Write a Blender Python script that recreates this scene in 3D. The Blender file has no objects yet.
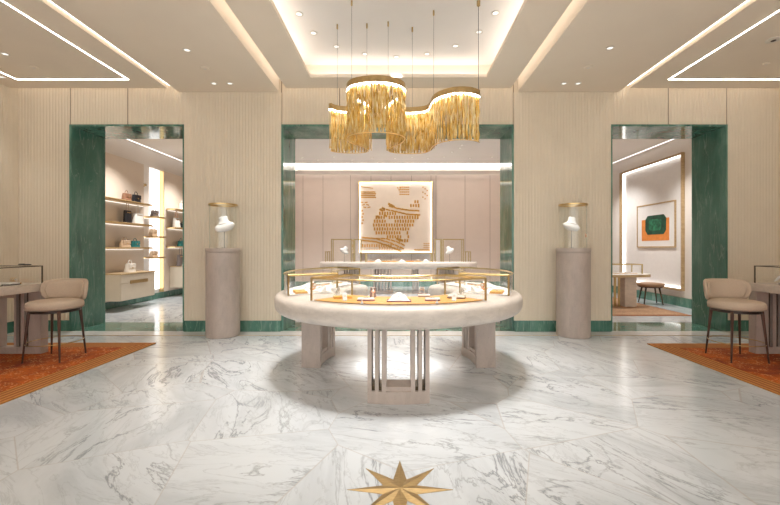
import bpy, bmesh, math, random
from math import sin, cos, pi, radians as R, sqrt, atan2
from mathutils import Vector, Matrix
random.seed(7)
SC = bpy.context.scene
COL = SC.collection
F, H, CX, HY = 385.0, 1.3, 398.5, 248.0

# ------------------------------------------------------------------ helpers
def atz(px, py, z):
    y = (H - z) * F / (py - HY)
    return Vector(((px - CX) * y / F, y, z))
def aty(px, py, y):
    return Vector(((px - CX) * y / F, y, H + (HY - py) * y / F))

def tag(o, label=None, cat=None, group=None, kind=None):
    if label: o['label'] = label
    if cat: o['category'] = cat
    if group: o['group'] = group
    if kind: o['kind'] = kind
    return o
def thing(name, label, cat, loc=(0, 0, 0), rz=0.0, group=None):
    o = bpy.data.objects.new(name, None); COL.objects.link(o)
    o.empty_display_size = 0.05
    o.location = loc; o.rotation_euler = (0, 0, rz)
    return tag(o, label, cat, group)
def obj(name, bm, mat, parent=None, smooth=False, loc=None, auto=None):
    me = bpy.data.meshes.new(name)
    bmesh.ops.recalc_face_normals(bm, faces=bm.faces)
    bm.to_mesh(me); bm.free()
    for m in (mat if isinstance(mat, (list, tuple)) else [mat]):
        me.materials.append(m)
    if smooth:
        for p in me.polygons: p.use_smooth = True
        if auto:
            try: me.set_sharp_from_angle(angle=R(auto))
            except Exception: pass
    o = bpy.data.objects.new(name, me); COL.objects.link(o)
    if parent: o.parent = parent
    if loc: o.location = loc
    return o
def struct(name, bm, mat, **k):
    o = obj(name, bm, mat, **k); o['kind'] = 'structure'; return o
def dup(root, loc=None, rz=None, label=None, group=None):
    r = root.copy(); COL.objects.link(r)
    if loc is not None: r.location = loc
    if rz is not None: r.rotation_euler = (0, 0, rz)
    if label: r['label'] = label
    if group: r['group'] = group
    for ch in list(root.children):
        c = ch.copy(); COL.objects.link(c); c.parent = r
        for g in list(ch.children):
            d = g.copy(); COL.objects.link(d); d.parent = c
    return r
def BM(): return bmesh.new()
def box(bm, x0, x1, y0, y1, z0, z1, mi=0, M=None):
    vs = [bm.verts.new((x, y, z)) for z in (z0, z1) for x, y in ((x0, y0), (x1, y0), (x1, y1), (x0, y1))]
    if M is not None:
        for v in vs: v.co = M @ v.co
    for f in ((0, 3, 2, 1), (4, 5, 6, 7), (0, 1, 5, 4), (1, 2, 6, 5), (2, 3, 7, 6), (3, 0, 4, 7)):
        bm.faces.new([vs[i] for i in f]).material_index = mi
    return vs
def bev(bm, w, seg=2):
    bmesh.ops.bevel(bm, geom=list(bm.edges), offset=w, segments=seg, affect='EDGES', profile=0.5, clamp_overlap=True)
    return bm
def lathe(bm, prof, n=32, sx=1, sy=1, c=(0, 0, 0), cap=True):
    rows = []
    for r, z in prof:
        rows.append([bm.verts.new((c[0] + r * sx * cos(2 * pi * i / n), c[1] + r * sy * sin(2 * pi * i / n), c[2] + z)) for i in range(n)])
    for a, b in zip(rows, rows[1:]):
        for i in range(n):
            j = (i + 1) % n
            bm.faces.new((a[i], a[j], b[j], b[i]))
    if cap:
        bm.faces.new(rows[0][::-1]); bm.faces.new(rows[-1])
    return bm
def tube(bm, pts, r, n=8, rads=None, closed=False):
    pts = [Vector(p) for p in pts]; rows = []
    m = len(pts); up = None
    for i, p in enumerate(pts):
        if closed: t = pts[(i + 1) % m] - pts[i - 1]
        else: t = pts[min(i + 1, m - 1)] - pts[max(i - 1, 0)]
        t.normalize()
        if up is None:
            up = Vector((0, 0, 1)) if abs(t.z) < .9 else Vector((1, 0, 0))
        a = t.cross(up).normalized(); b = a.cross(t).normalized(); up = b
        rr = rads[i] if rads else r
        rows.append([bm.verts.new(p + rr * (cos(2 * pi * k / n) * a + sin(2 * pi * k / n) * b)) for k in range(n)])
    pairs = list(zip(rows, rows[1:]))
    if closed: pairs.append((rows[-1], rows[0]))
    for A, B in pairs:
        for k in range(n):
            l = (k + 1) % n
            bm.faces.new((A[k], A[l], B[l], B[k]))
    if not closed:
        bm.faces.new(rows[0][::-1]); bm.faces.new(rows[-1])
    return bm
def loft(bm, rows, closed=True, cap=True):
    R_ = [[bm.verts.new(p) for p in r] for r in rows]
    n = len(R_[0])
    for A, B in zip(R_, R_[1:]):
        for k in range(n if closed else n - 1):
            l = (k + 1) % n
            bm.faces.new((A[k], A[l], B[l], B[k]))
    if cap and closed:
        bm.faces.new(R_[0][::-1]); bm.faces.new(R_[-1])
    return bm
def prism(bm, pts, z0, z1, M=None, mi=0):
    a = [bm.verts.new((x, y, z0)) for x, y in pts]; b = [bm.verts.new((x, y, z1)) for x, y in pts]
    if M is not None:
        for v in a + b: v.co = M @ v.co
    fs = [bm.faces.new(a[::-1]), bm.faces.new(b)]
    n = len(pts)
    for i in range(n):
        j = (i + 1) % n
        fs.append(bm.faces.new((a[i], a[j], b[j], b[i])))
    for f in fs: f.material_index = mi
    return bm
def pol(r, th, z=0.0):           # polar around a ring table: 0 faces the viewer
    return Vector((r * sin(th), -r * cos(th), z))
def sector(bm, r0, r1, t0, t1, z0, z1, n=12):
    rows = []
    for i in range(n + 1):
        t = t0 + (t1 - t0) * i / n
        rows.append([pol(r0, t, z0), pol(r1, t, z0), pol(r1, t, z1), pol(r0, t, z1)])
    return loft(bm, rows)

# ------------------------------------------------------------------ materials
def sock(n, *names):
    for k in names:
        if k in n.inputs: return n.inputs[k]
class NT:
    def __init__(s, name):
        s.m = bpy.data.materials.new(name); s.m.use_nodes = True
        s.t = s.m.node_tree; s.p = s.t.nodes.get('Principled BSDF'); s.o = s.t.nodes.get('Material Output')
    def n(s, typ, **k):
        nd = s.t.nodes.new(typ)
        for a, v in k.items():
            if a.startswith('i_'): nd.inputs[a[2:].replace('_', ' ')].default_value = v
            else: setattr(nd, a, v)
        return nd
    def l(s, a, b): s.t.links.new(a, b)
    def obj(s):
        return s.n('ShaderNodeTexCoord').outputs['Object']
    def geo(s):
        return s.n('ShaderNodeNewGeometry').outputs['Position']
    def ramp(s, fac, stops, interp='LINEAR'):
        r = s.n('ShaderNodeValToRGB'); cr = r.color_ramp; cr.interpolation = interp
        while len(cr.elements) < len(stops): cr.elements.new(0.5)
        for e, (p, c) in zip(cr.elements, stops):
            e.position = p; e.color = (*c, 1) if len(c) == 3 else c
        s.l(fac, r.inputs[0]); return r.outputs[0]
    def mix(s, fac, a, b, mode='MIX'):
        x = s.n('ShaderNodeMix', data_type='RGBA', blend_type=mode)
        for sk, v in ((x.inputs[0], fac), (x.inputs[6], a), (x.inputs[7], b)):
            if hasattr(v, 'is_output') or hasattr(v, 'links'): s.l(v, sk)
            else: sk.default_value = v if isinstance(v, (int, float)) else (*v, 1)
        return x.outputs[2]
    def math(s, op, a, b=0.0, clamp=False):
        x = s.n('ShaderNodeMath', operation=op, use_clamp=clamp)
        for sk, v in ((x.inputs[0], a), (x.inputs[1], b)):
            if hasattr(v, 'links'): s.l(v, sk)
            else: sk.default_value = v
        return x.outputs[0]
    def noise(s, vec, scale, detail=4, rough=.5, dist=0):
        x = s.n('ShaderNodeTexNoise'); x.inputs['Scale'].default_value = scale; x.inputs['Detail'].default_value = detail
        x.inputs['Roughness'].default_value = rough; x.inputs['Distortion'].default_value = dist
        s.l(vec, x.inputs['Vector']); return x
    def bump(s, h, strength=.3, dist=.01):
        b = s.n('ShaderNodeBump'); b.inputs['Strength'].default_value = strength; b.inputs['Distance'].default_value = dist
        s.l(h, b.inputs['Height']); s.l(b.outputs[0], s.p.inputs['Normal'])
    def mapping(s, vec, sc=(1, 1, 1), rot=(0, 0, 0), loc=(0, 0, 0)):
        x = s.n('ShaderNodeMapping'); x.inputs['Scale'].default_value = sc; x.inputs['Rotation'].default_value = rot; x.inputs['Location'].default_value = loc
        s.l(vec, x.inputs['Vector']); return x.outputs[0]
    def pset(s, base=None, rough=.5, metal=0, **k):
        if base is not None:
            if hasattr(base, 'links'): s.l(base, s.p.inputs['Base Color'])
            else: s.p.inputs['Base Color'].default_value = (*base, 1)
        s.p.inputs['Roughness'].default_value = rough; s.p.inputs['Metallic'].default_value = metal
        for a, v in k.items(): s.p.inputs[a].default_value = v
        return s.m
def plain(name, c, rough=.5, metal=0, var=.06, scale=12, bump=0):
    s = NT(name); v = s.obj(); nz = s.noise(v, scale, 5)
    a = tuple(x * (1 - var) for x in c); b = tuple(min(1, x * (1 + var)) for x in c)
    col = s.ramp(nz.outputs[0], [(.3, a), (.7, b)])
    if bump: s.bump(nz.outputs[0], bump, .004)
    return s.pset(col, rough, metal)
def emit(name, c, st):
    s = NT(name); s.pset((.8, .8, .8), .5)
    s.p.inputs['Emission Color'].default_value = (*c, 1); s.p.inputs['Emission Strength'].default_value = st
    return s.m

def m_marble(name, base, cloud, vein, scale=1.0, tile=None, rough=.12, vamt=1.0, seam=(.5, .47, .44)):
    s = NT(name); v = s.geo() if tile else s.obj()
    vec = v
    if tile:
        flat = s.mapping(v, (tile, tile, 0), (0, 0, .35))
        vo = s.n('ShaderNodeTexVoronoi', feature='F1'); vo.inputs['Scale'].default_value = 1; s.l(flat, vo.inputs['Vector'])
        vo.inputs['Randomness'].default_value = .9
        ve = s.n('ShaderNodeTexVoronoi', feature='DISTANCE_TO_EDGE'); ve.inputs['Scale'].default_value = 1; s.l(flat, ve.inputs['Vector'])
        ve.inputs['Randomness'].default_value = .9
        off = s.n('ShaderNodeVectorMath', operation='SCALE'); s.l(vo.outputs['Color'], off.inputs[0]); off.inputs[3].default_value = 9
        # each slab turned by its own angle so the veins change direction at the joints
        rotn = s.n('ShaderNodeVectorRotate', rotation_type='Z_AXIS')
        s.l(v, rotn.inputs['Vector'])
        sepc = s.n('ShaderNodeSeparateColor'); s.l(vo.outputs['Color'], sepc.inputs[0])
        s.l(s.math('MULTIPLY', sepc.outputs[0], 1.6), rotn.inputs['Angle'])
        ad = s.n('ShaderNodeVectorMath', operation='ADD'); s.l(rotn.outputs[0], ad.inputs[0]); s.l(off.outputs[0], ad.inputs[1])
        vec = ad.outputs[0]
    st = s.mapping(vec, (scale * .55, scale * 1.9, scale), (.2, 0, .9))
    c1 = s.noise(st, 1.3, 6, .6, .8)
    col = s.ramp(c1.outputs[0], [(.36, cloud), (.56, base)])
    def vein_mask(sc, w, dist, loc):
        mv = s.mapping(st, (1, 1, 1), (0, 0, loc), (loc, loc * 2, 0))
        nz = s.noise(mv, sc, 7, .62, dist)
        d = s.math('ABSOLUTE', s.math('SUBTRACT', nz.outputs[0], .5))
        return s.math('SUBTRACT', 1.0, s.math('DIVIDE', d, w), clamp=True)
    gate = s.noise(st, .9, 3).outputs[0]
    gate = s.math('MULTIPLY', s.math('SUBTRACT', gate, .40), 5.0, clamp=True)
    m1 = s.math('MULTIPLY', s.math('MULTIPLY', vein_mask(1.7, .020, .9, 0.3), gate), .8 * vamt)
    m2 = s.math('MULTIPLY', vein_mask(3.4, .020, .7, 1.2), .5 * vamt)
    col = s.mix(m2, col, tuple(.5 * (a + b) for a, b in zip(base, vein)))
    col = s.mix(m1, col, vein)
    if tile:
        col = s.mix(s.math('MULTIPLY', s.math('LESS_THAN', ve.outputs['Distance'], .0038), .5), col, seam)
    s.pset(col, rough, 0)
    s.p.inputs['Specular IOR Level'].default_value = .5
    return s.m

M = {}
M['floor'] = m_marble('white_marble', (.61, .645, .675), (.50, .53, .56), (.15, .155, .17), 1.0, tile=1.15, rough=.17, vamt=.85, seam=(.46, .42, .39))
M['border_marble'] = m_marble('pale_border_marble', (.74, .73, .71), (.66, .65, .64), (.4, .4, .4), 1.2, rough=.1, vamt=.5)
def m_green():
    s = NT('green_marble'); v = s.geo()
    st = s.mapping(v, (1.6, 1.6, .4), (R(32), R(34), 0))
    c1 = s.noise(st, 2.4, 6, .6, .6)
    col = s.ramp(c1.outputs[0], [(.30, (.045, .135, .10)), (.52, (.08, .215, .165)), (.72, (.17, .33, .265))])
    for sc, w, a, l in ((2.0, .010, .55, .3), (4.5, .008, .35, 2.1)):
        mv = s.mapping(v, (2.8, 2.8, .35), (R(32), R(34), 0), (l, l, 0)); nz = s.noise(mv, sc, 4, .5, .5)
        d = s.math('ABSOLUTE', s.math('SUBTRACT', nz.outputs[0], .5))
        mk = s.math('MULTIPLY', s.math('SUBTRACT', 1.0, s.math('DIVIDE', d, w), clamp=True), a)
        col = s.mix(mk, col, (.30, .48, .39))
    return s.pset(col, .07)
M['green'] = m_green()
M['wall'] = plain('beige_fluted_plaster', (.78, .69, .555), .75, var=.025, scale=3)
M['wall_plain'] = plain('beige_wall', (.76, .66, .56), .8, var=.02, scale=3)
M['wall_rear'] = plain('rosy_beige_panel', (.68, .58, .51), .8, var=.02, scale=3)
M['ceiling'] = plain('warm_beige_ceiling', (.86, .765, .64), .85, var=.015, scale=2)
M['cream'] = plain('cream_paint', (.86, .82, .775), .8, var=.015, scale=2)
M['seam'] = plain('dark_joint', (.28, .21, .15), .8)
def m_travertine(name, c, rough=.45, st_=(1, 1, 3.2)):
    s = NT(name); v = s.obj()
    st = s.mapping(v, st_); n1 = s.noise(st, 6, 7, .65, .4); n2 = s.noise(v, 60, 3, .6)
    a = tuple(x * .86 for x in c); b = tuple(min(1, x * 1.10) for x in c)
    col = s.ramp(n1.outputs[0], [(.32, a), (.68, b)])
    pit = s.ramp(n2.outputs[0], [(.30, (.72, .68, .64)), (.40, (1, 1, 1))])
    col = s.mix(.45, col, pit, 'MULTIPLY')
    s.bump(n2.outputs[0], .12, .003)
    return s.pset(col, rough)
M['stone_leg'] = m_travertine('taupe_limestone', (.50, .42, .37), .45, (1.6, 1.6, .6))
M['stone_top'] = m_travertine('pale_limestone', (.64, .575, .515), .38)
M['stone_pale'] = m_travertine('cream_limestone', (.66, .57, .49), .4)
M['gold'] = plain('brushed_gold', (.76, .56, .27), .28, 1, var=.08, scale=30)
M['gold_dark'] = plain('aged_brass', (.50, .36, .17), .35, 1, var=.1, scale=30)
M['case_gold'] = plain('satin_case_brass', (.50, .38, .18), .32, 1, var=.08, scale=30)
M['bronze'] = plain('dark_bronze', (.10, .075, .045), .35, .8)
M['black'] = plain('black_lacquer', (.015, .014, .014), .3)
M['darkmetal'] = plain('dark_metal', (.06, .045, .04), .35, .8)
M['white'] = plain('white_velvet', (.86, .85, .84), .75, var=.02)
M['offwhite'] = plain('ivory_leather', (.78, .74, .68), .6, var=.03)
M['maroon'] = plain('maroon_leather', (.20, .015, .02), .45)
M['tan'] = plain('tan_leather', (.72, .37, .10), .55, var=.05, scale=40)
M['tray_gold'] = plain('mustard_velvet', (.80, .50, .14), .6, var=.08, scale=40)
M['orange'] = plain('orange_leather', (.80, .28, .06), .5, var=.1)
M['silver'] = plain('polished_silver', (.85, .83, .80), .15, 1)
M['rosegold'] = plain('rose_gold', (.80, .48, .34), .25, 1)
M['fabric'] = plain('beige_upholstery', (.56, .44, .335), .85, var=.06, scale=90, bump=.25)
M['piping'] = plain('taupe_piping', (.38, .29, .22), .8)
def m_wood(name, a, b, sc=3, rough=.4, st=(9, 9, .8)):
    s = NT(name); v = s.mapping(s.obj(), st); nz = s.noise(v, sc, 5, .6, .6)
    return s.pset(s.ramp(nz.outputs[0], [(.3, a), (.7, b)]), rough)
M['walnut'] = m_wood('walnut_wood', (.022, .008, .004), (.11, .038, .016))
M['oak'] = m_wood('golden_oak', (.42, .29, .15), (.60, .44, .25), st=(1, 9, 9))
M['cabinet'] = plain('ivory_lacquer', (.66, .58, .46), .5, var=.02)
M['leather_white'] = plain('white_leather', (.82, .80, .76), .45)
M['leather_black'] = plain('black_leather', (.012, .012, .016), .35)
M['leather_teal'] = plain('teal_leather', (.015, .17, .17), .4)
M['leather_beige'] = plain('beige_leather', (.60, .44, .30), .5)
M['leather_brown'] = plain('brown_leather', (.24, .12, .07), .5)
M['leather_taupe'] = plain('taupe_leather', (.16, .13, .12), .5)
def m_glass(name, tint=(1, 1, 1), pw=5.0, k=.7):
    s = NT(name); t = s.t; t.nodes.remove(s.p)
    tr = s.n('ShaderNodeBsdfTransparent'); tr.inputs[0].default_value = (*tint, 1)
    gl = s.n('ShaderNodeBsdfGlossy'); gl.inputs['Roughness'].default_value = .02; gl.inputs[0].default_value = (1, 1, 1, 1)
    fr = s.n('ShaderNodeLayerWeight'); fr.inputs[0].default_value = .5
    mx = s.n('ShaderNodeMixShader'); fc = s.math('ADD', s.math('MULTIPLY', s.math('POWER', fr.outputs['Facing'], pw), k), .03, clamp=True)
    s.l(fc, mx.inputs[0]); s.l(tr.outputs[0], mx.inputs[1]); s.l(gl.outputs[0], mx.inputs[2]); s.l(mx.outputs[0], s.o.inputs[0])
    return s.m
M['glass'] = m_glass('clear_glass', (.995, .997, .995))
M['glass_edge'] = m_glass('clear_cylinder_glass', (.985, .99, .985), 3.0, .55)
def m_rug(name, a, b, fleck, fa=.5):
    s = NT(name); v = s.geo(); n1 = s.noise(v, 3.0, 5, .6, .5)
    n3 = s.noise(v, 38, 3, .7)
    col = s.ramp(n1.outputs[0], [(.35, a), (.65, b)])
    col = s.mix(.55, col, s.ramp(n3.outputs[0], [(.3, (.35, .3, .3)), (.7, (1.3, 1.2, 1.1))]), 'MULTIPLY')
    mv = s.mapping(v, (30, 62, 1), (0, 0, .7)); vo = s.n('ShaderNodeTexVoronoi', feature='F1'); vo.inputs['Scale'].default_value = 1; s.l(mv, vo.inputs['Vector'])
    fl = s.math('LESS_THAN', vo.outputs['Distance'], .34)
    g = s.math('GREATER_THAN', s.noise(v, 9, 3).outputs[0], .50)
    col = s.mix(s.math('MULTIPLY', s.math('MULTIPLY', fl, g), fa), col, fleck)
    s.bump(n3.outputs[0], .5, .01)
    return s.pset(col, .95)
M['rug'] = m_rug('rust_wool', (.26, .040, .002), (.58, .130, .003), (.80, .42, .16), .7)
M['rug_b1'] = plain('ochre_wool', (.50, .215, .05), .95, var=.12, scale=60)
M['rug_b2'] = plain('rust_stripe_wool', (.30, .09, .018), .95, var=.12, scale=60)
M['rug_tan'] = m_rug('tan_wool', (.46, .29, .18), (.56, .37, .23), (.7, .5, .35), .2)
def m_chain():
    s = NT('gold_glass_strand'); v = s.obj()
    st = s.mapping(v, (26, 26, 5.5)); nz = s.noise(st, 1.4, 5, .7, .9)
    col = s.ramp(nz.outputs[0], [(.32, (.30, .15, .02)), (.46, (.80, .50, .10)), (.62, (1.0, .88, .55))])
    s.pset(col, .25, .55)
    s.bump(nz.outputs[0], .5, .02)
    return s.m
M['chain'] = m_chain()
M['led'] = emit('led_strip_white', (1, .955, .91), 8)
M['led_soft'] = emit('led_strip_soft', (1, .97, .96), 1.3)
M['led_cool'] = emit('led_strip_neutral', (1, .95, .90), 6)
M['led_side'] = emit('led_side', (1, .98, .96), .75)
M['gem'] = plain('dark_green_print', (.012, .07, .04), .5, var=.6, scale=9)
M['gem_light'] = plain('mid_green_print', (.02, .16, .08), .5, var=.7, scale=14)
M['leather_seat'] = plain('brown_seat_leather', (.30, .17, .09), .5)
M['led_faint'] = emit('led_strip_faint', (1, .93, .85), .5)
M['led_chand'] = emit('chandelier_light', (1, .93, .80), 9)
M['led_art'] = emit('edge_light', (1, .96, .92), 1.5)
M['led_line'] = emit('led_line', (1, .96, .92), 2.2)
M['led_cove'] = emit('led_cove', (.98, .97, 1.0), 2.4)
M['lamp'] = emit('downlight_lens', (1, .97, .92), .42)
M['lamp_dim'] = plain('downlight_reflector', (.10, .16, .24), .15, .6)
M['trimwhite'] = plain('white_trim', (.75, .70, .62), .5)

# ------------------------------------------------------------------ camera
cam = bpy.data.cameras.new('camera'); co = bpy.data.objects.new('camera', cam); COL.objects.link(co)
cam.sensor_width = 36; cam.lens = F / 780 * 36
cam.shift_x = -(CX - 390) / 780; cam.shift_y = -(252.5 - HY) / 780
cam.clip_start = .05
co.location = (0, 0, H); co.rotation_euler = (R(90), 0, 0)
SC.camera = co

# ------------------------------------------------------------------ setting
YB, YP, CEIL = 6.03, 6.70, 3.75
XL = 5.95
PT = 3.20       # portal head height
PORT = [(-5.14, -3.34), (-1.83, 1.80), (3.31, 5.14)]
bm = BM(); box(bm, -8, 8, -2.6, 15, -.1, 0); struct('floor', bm, M['floor'])
bm = BM(); box(bm, -XL, XL, 5.72, YB - .0, 0.0, .002); struct('trim_1', bm, M['border_marble'])
bm = BM(); box(bm, -XL, XL, 5.71, 5.725, 0.0, .0035); struct('trim_2', bm, M['gold_dark'])

def fluted(bm, a, b, z0, z1, y, axis='x', sgn=-1, pitch=.047, dep=.006):
    """half-round ribs between a and b standing out from plane y"""
    n = max(1, round((b - a) / pitch)); p = (b - a) / n; pts = []
    for i in range(n):
        for k in (0, .12, .3, .5, .7, .88):
            d = 0 if k == 0 else dep * (sin(pi * k) ** .5)
            pts.append((a + (i + k) * p, d))
    pts.append((b, 0))
    lo, hi = [], []
    for u, d in pts:
        q = (u, y + sgn * d) if axis == 'x' else (y + sgn * d, u)
        lo.append(bm.verts.new((*q, z0))); hi.append(bm.verts.new((*q, z1)))
    for i in range(len(pts) - 1):
        bm.faces.new((lo[i], lo[i + 1], hi[i + 1], hi[i]))
# back wall: solid cores + fluted cladding
core = BM(); cl = BM(); jt = BM()
def joint(x, z0, y=YB): box(jt, x - .008, x + .008, y - .001, y + .001, z0, CEIL + .2)
piers = [(-XL, PORT[0][0]), (PORT[0][1], PORT[1][0]), (PORT[1][1], PORT[2][0]), (PORT[2][1], XL)]
for i, (a, b) in enumerate(piers):
    box(core, a, b, YB + .002, YP, 0, CEIL + .2)
    pr = .035 if i in (1, 2) else 0
    if pr: box(core, a, b, YB - pr + .001, YB + .002, .17, 3.73)
    fluted(cl, a + (.004 if i else -.01), b - (.004 if i < 3 else -.01), .17, 3.725 if pr else CEIL + .2, YB - pr)
for a, b in PORT:
    box(core, a, b, YB + .002, YP, PT + .03, CEIL + .2)
    w = (b - a); k = 2 if w < 2.5 else 4
    for j in range(k + 1): joint(a + w * j / k, PT + .035, YB - .0)
    for j in range(k):
        x0 = a + w * j / k; x1 = a + w * (j + 1) / k
        fluted(cl, x0 + .006, x1 - .006, PT + .035, CEIL + .2, YB)
wb = struct('wall_back', core, M['wall'])
obj('panel_joint', jt, M['seam'], wb)
c2 = obj('fluted_cladding', cl, M['wall'], wb)
# side and front walls
for nm, sx in (('wall_left', -1), ('wall_right', 1)):
    bm = BM(); box(bm, *sorted((sx * (XL + .004), sx * (XL + .12))), -2.6, YP, 0, CEIL + .3)
    w = struct(nm, bm, M['wall'])
    bm = BM(); fluted(bm, -2.4, YB, .17, CEIL + .2, sx * XL, 'y', -sx); obj('fluted_cladding', bm, M['wall'], w)
# wide glazed entrance added behind the viewer to let frontal fill light in
bm = BM(); box(bm, -XL, -5.2, -2.6, -2.5, 0, CEIL + .3); box(bm, 5.2, XL, -2.6, -2.5, 0, CEIL + .3); box(bm, -5.2, 5.2, -2.6, -2.5, 3.45, CEIL + .3)
struct('wall_front', bm, M['wall'])
bm = BM(); box(bm, -5.2, 5.2, -2.565, -2.555, 0, 3.45); wn = struct('added_window_1', bm, M['glass'])
bm = BM()
for x in (-5.2, -3.1, -1.05, 1.0, 3.05, 5.15): box(bm, x, x + .05, -2.59, -2.53, .001, 3.45)
obj('added_window_frame', bm, M['bronze'], wn)
# baseboards of green marble
for i, (a, b) in enumerate(piers):
    bm = BM(); pr = .035 if i in (1, 2) else 0
    box(bm, a, b, YB - pr - .02, YB, 0.002, .17); bev(bm, .003, 1)
    struct('baseboard_back', bm, M['green'])
for nm, sx in (('baseboard_left', -1), ('baseboard_right', 1)):
    bm = BM(); box(bm, *sorted((sx * (XL - .02), sx * (XL + .01))), -2.4, YB - .03, 0.002, .17); struct(nm, bm, M['green'])
# portals lined in green marble
for i, (a, b) in enumerate(PORT):
    bm = BM(); t = .03
    box(bm, a, a + t, YB - .02, YP + .01, 0, PT); box(bm, b - t, b, YB - .02, YP + .01, 0, PT)
    box(bm, a, b, YB - .02, YP + .01, PT - .0, PT + t)
    d = struct('door_%d' % (i + 1), bm, M['green'])
    bm = BM(); box(bm, a + t, b - t, YB - .01, YP + .01, 0, .004); obj('threshold', bm, M['green'], d)
# ---- ceiling of the main room
bm = BM()
RX, RY0, RY1 = 1.27, 2.7, 5.53
def slab(x0, x1, y0, y1, z0=CEIL, z1=CEIL + .42): box(bm, x0, x1, y0, y1, z0, z1)
SL = 5.90
for s_ in (-1, 1):
    def X(a, b): return sorted((s_ * a, s_ * b))
    slab(*X(3.54, XL), -2.6, SL)
    slab(*X(1.86, 3.42), -2.6, YB - .036, CEIL - .02)
    slab(*X(RX + .2, 1.72), -2.6, SL); slab(*X(RX, RX + .2), RY0 - .2, RY1 + .2, CEIL, CEIL + .05)
    slab(*X(3.42, 3.54), -2.6, YB, CEIL + .085)
    slab(*X(1.72, 1.86), -2.6, YB, CEIL + .20)
    slab(*X(3.54, XL), SL, YB, CEIL + .2)
slab(-RX - .2, RX + .2, -2.6, RY0 - .2); slab(-RX - .2, RX + .2, RY1 + .2, SL); slab(-1.72, 1.72, SL, YB, CEIL + .2)
slab(-RX, RX, RY0 - .2, RY0, CEIL, CEIL + .05); slab(-RX, RX, RY1, RY1 + .2, CEIL, CEIL + .05)
struct('ceiling', bm, M['ceiling'])
bm = BM(); ZT = 4.02
box(bm, -RX - .25, RX + .25, RY0 - .25, RY1 + .25, ZT, ZT + .1)
struct('ceiling', bm, M['cream'])

# ------------------------------------------------------------------ light fittings
def led(label, x0, x1, y0, y1, z0, z1, mat='led', group='white light strips in the ceiling slots'):
    bm = BM(); box(bm, x0, x1, y0, y1, z0, z1)
    return tag(obj('light_strip', bm, M[mat]), label, 'light strip', group)
# cove strips above the lip of the tray
z = CEIL + .055
for lab, q in (('white light strip hidden in the left side of the central ceiling tray', (-RX - .17, -RX - .13, RY0, RY1)),
               ('white light strip hidden in the right side of the central ceiling tray', (RX + .13, RX + .17, RY0, RY1)),
               ('white light strip hidden in the far side of the central ceiling tray', (-RX, RX, RY1 + .13, RY1 + .17)),
               ('white light strip hidden in the near side of the central ceiling tray', (-RX, RX, RY0 - .17, RY0 - .13))):
    led(lab, *q, z, z + .015, 'led_cove', 'cove light strips round the ceiling tray')
for s_, nm in ((-1, 'left'), (1, 'right')):
    xa, xb = sorted((s_ * 3.525, s_ * 3.539))
    led('thin white light line in the shallow ceiling slot on the %s' % nm, xa, xb, -2.4, 5.95, CEIL + .058, CEIL + .082, 'led_line')
    xa, xb = sorted((s_ * 1.725, s_ * 1.745))
    led('soft light strip inside the deep ceiling groove %s of the tray' % nm, xa, xb, -2.4, 5.95, CEIL + .16, CEIL + .19, 'led_soft')
    # rectangular light line
    x0, x1 = sorted((s_ * 3.92, s_ * 5.55)); w = .013; zz = CEIL - .004
    bm = BM()
    box(bm, x0, x0 + w, -2.3, 5.60, zz, CEIL - .0005); box(bm, x1 - w, x1, -2.3, 5.60, zz, CEIL - .0005)
    box(bm, x0 + w, x1 - w, 5.60 - w, 5.60, zz, CEIL - .0005)
    tag(obj('light_line', bm, M['led_cool']), 'thin white rectangular light line set in the %s part of the ceiling' % nm, 'light strip', 'rectangular ceiling light lines')
    # wash strip above outer walls
    xa, xb = sorted((s_ * 3.56, s_ * XL))
    led('wall washing light strip above the %s doorway' % nm, xa, xb, SL + .005, SL + .02, CEIL + .15, CEIL + .17, 'led_soft')
led('wall washing light strip above the central doorway', -1.7, 1.7, SL + .005, SL + .02, CEIL + .15, CEIL + .17, 'led_soft')

def spot(loc, energy, ang=70, blend=.5, target=None, r=.012, col=(1, .97, .93)):
    l = bpy.data.lights.new('spot', 'SPOT'); l.energy = energy; l.spot_size = R(ang); l.spot_blend = blend
    l.shadow_soft_size = r; l.color = col
    o = bpy.data.objects.new('spot', l); COL.objects.link(o); o.location = loc
    if target is not None:
        d = Vector(target) - Vector(loc); o.rotation_euler = d.to_track_quat('-Z', 'Y').to_euler()
    return o
def downlight_proto():
    t = thing('downlight', 'x', 'ceiling light')
    bm = BM(); lathe(bm, [(.030, .006), (.045, .004), (.048, -.004), (.040, -.006), (.032, -.004)], 20, cap=False); obj('trim_ring', bm, M['trimwhite'], t, True)
    bm = BM(); lathe(bm, [(.033, -.001), (.018, .004)], 16); obj('lens', bm, M['lamp'], t)
    return t
dl = downlight_proto(); used = []
def downlight(p, label, group, e=None, ang=60, tgt=None, blend=.85):
    global used
    o = dl if not used else dup(dl)
    used.append(o); o.location = p; o['label'] = label; o['group'] = group
    if e: spot((p[0], p[1], p[2] - .03), e, ang, blend, tgt if tgt else (p[0], p[1], 0))
RC = 4.30
TC = Vector((0, RC, 0))
names = ['nearest left', 'second from the left', 'third from the left', 'fourth from the left', 'middle', 'fourth from the right', 'third from the right', 'second from the right', 'nearest right']
for (px, py), nm in zip([(299, 14), (313.5, 33), (336.5, 46.5), (365, 54), (396.5, 57), (427, 54), (455.5, 46), (479, 32), (495.5, 13)], names):
    p = atz(px, py, ZT - .005)
    downlight(p, 'small round downlight in the ceiling tray, %s of the arc' % nm, 'ring of downlights in the ceiling tray', 48, 54, None)
for k in range(7):
    a = R(200 + 23.3 * k); p = (1.15 * cos(a), 4.2 + 1.15 * sin(a), ZT - .005)
    downlight(p, 'small round downlight in the near half of the ceiling tray, %s from the left' % ['first', 'second', 'third', 'fourth', 'fifth', 'sixth', 'seventh'][k], 'near downlights of the tray ring', 48, 54, None)
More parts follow.
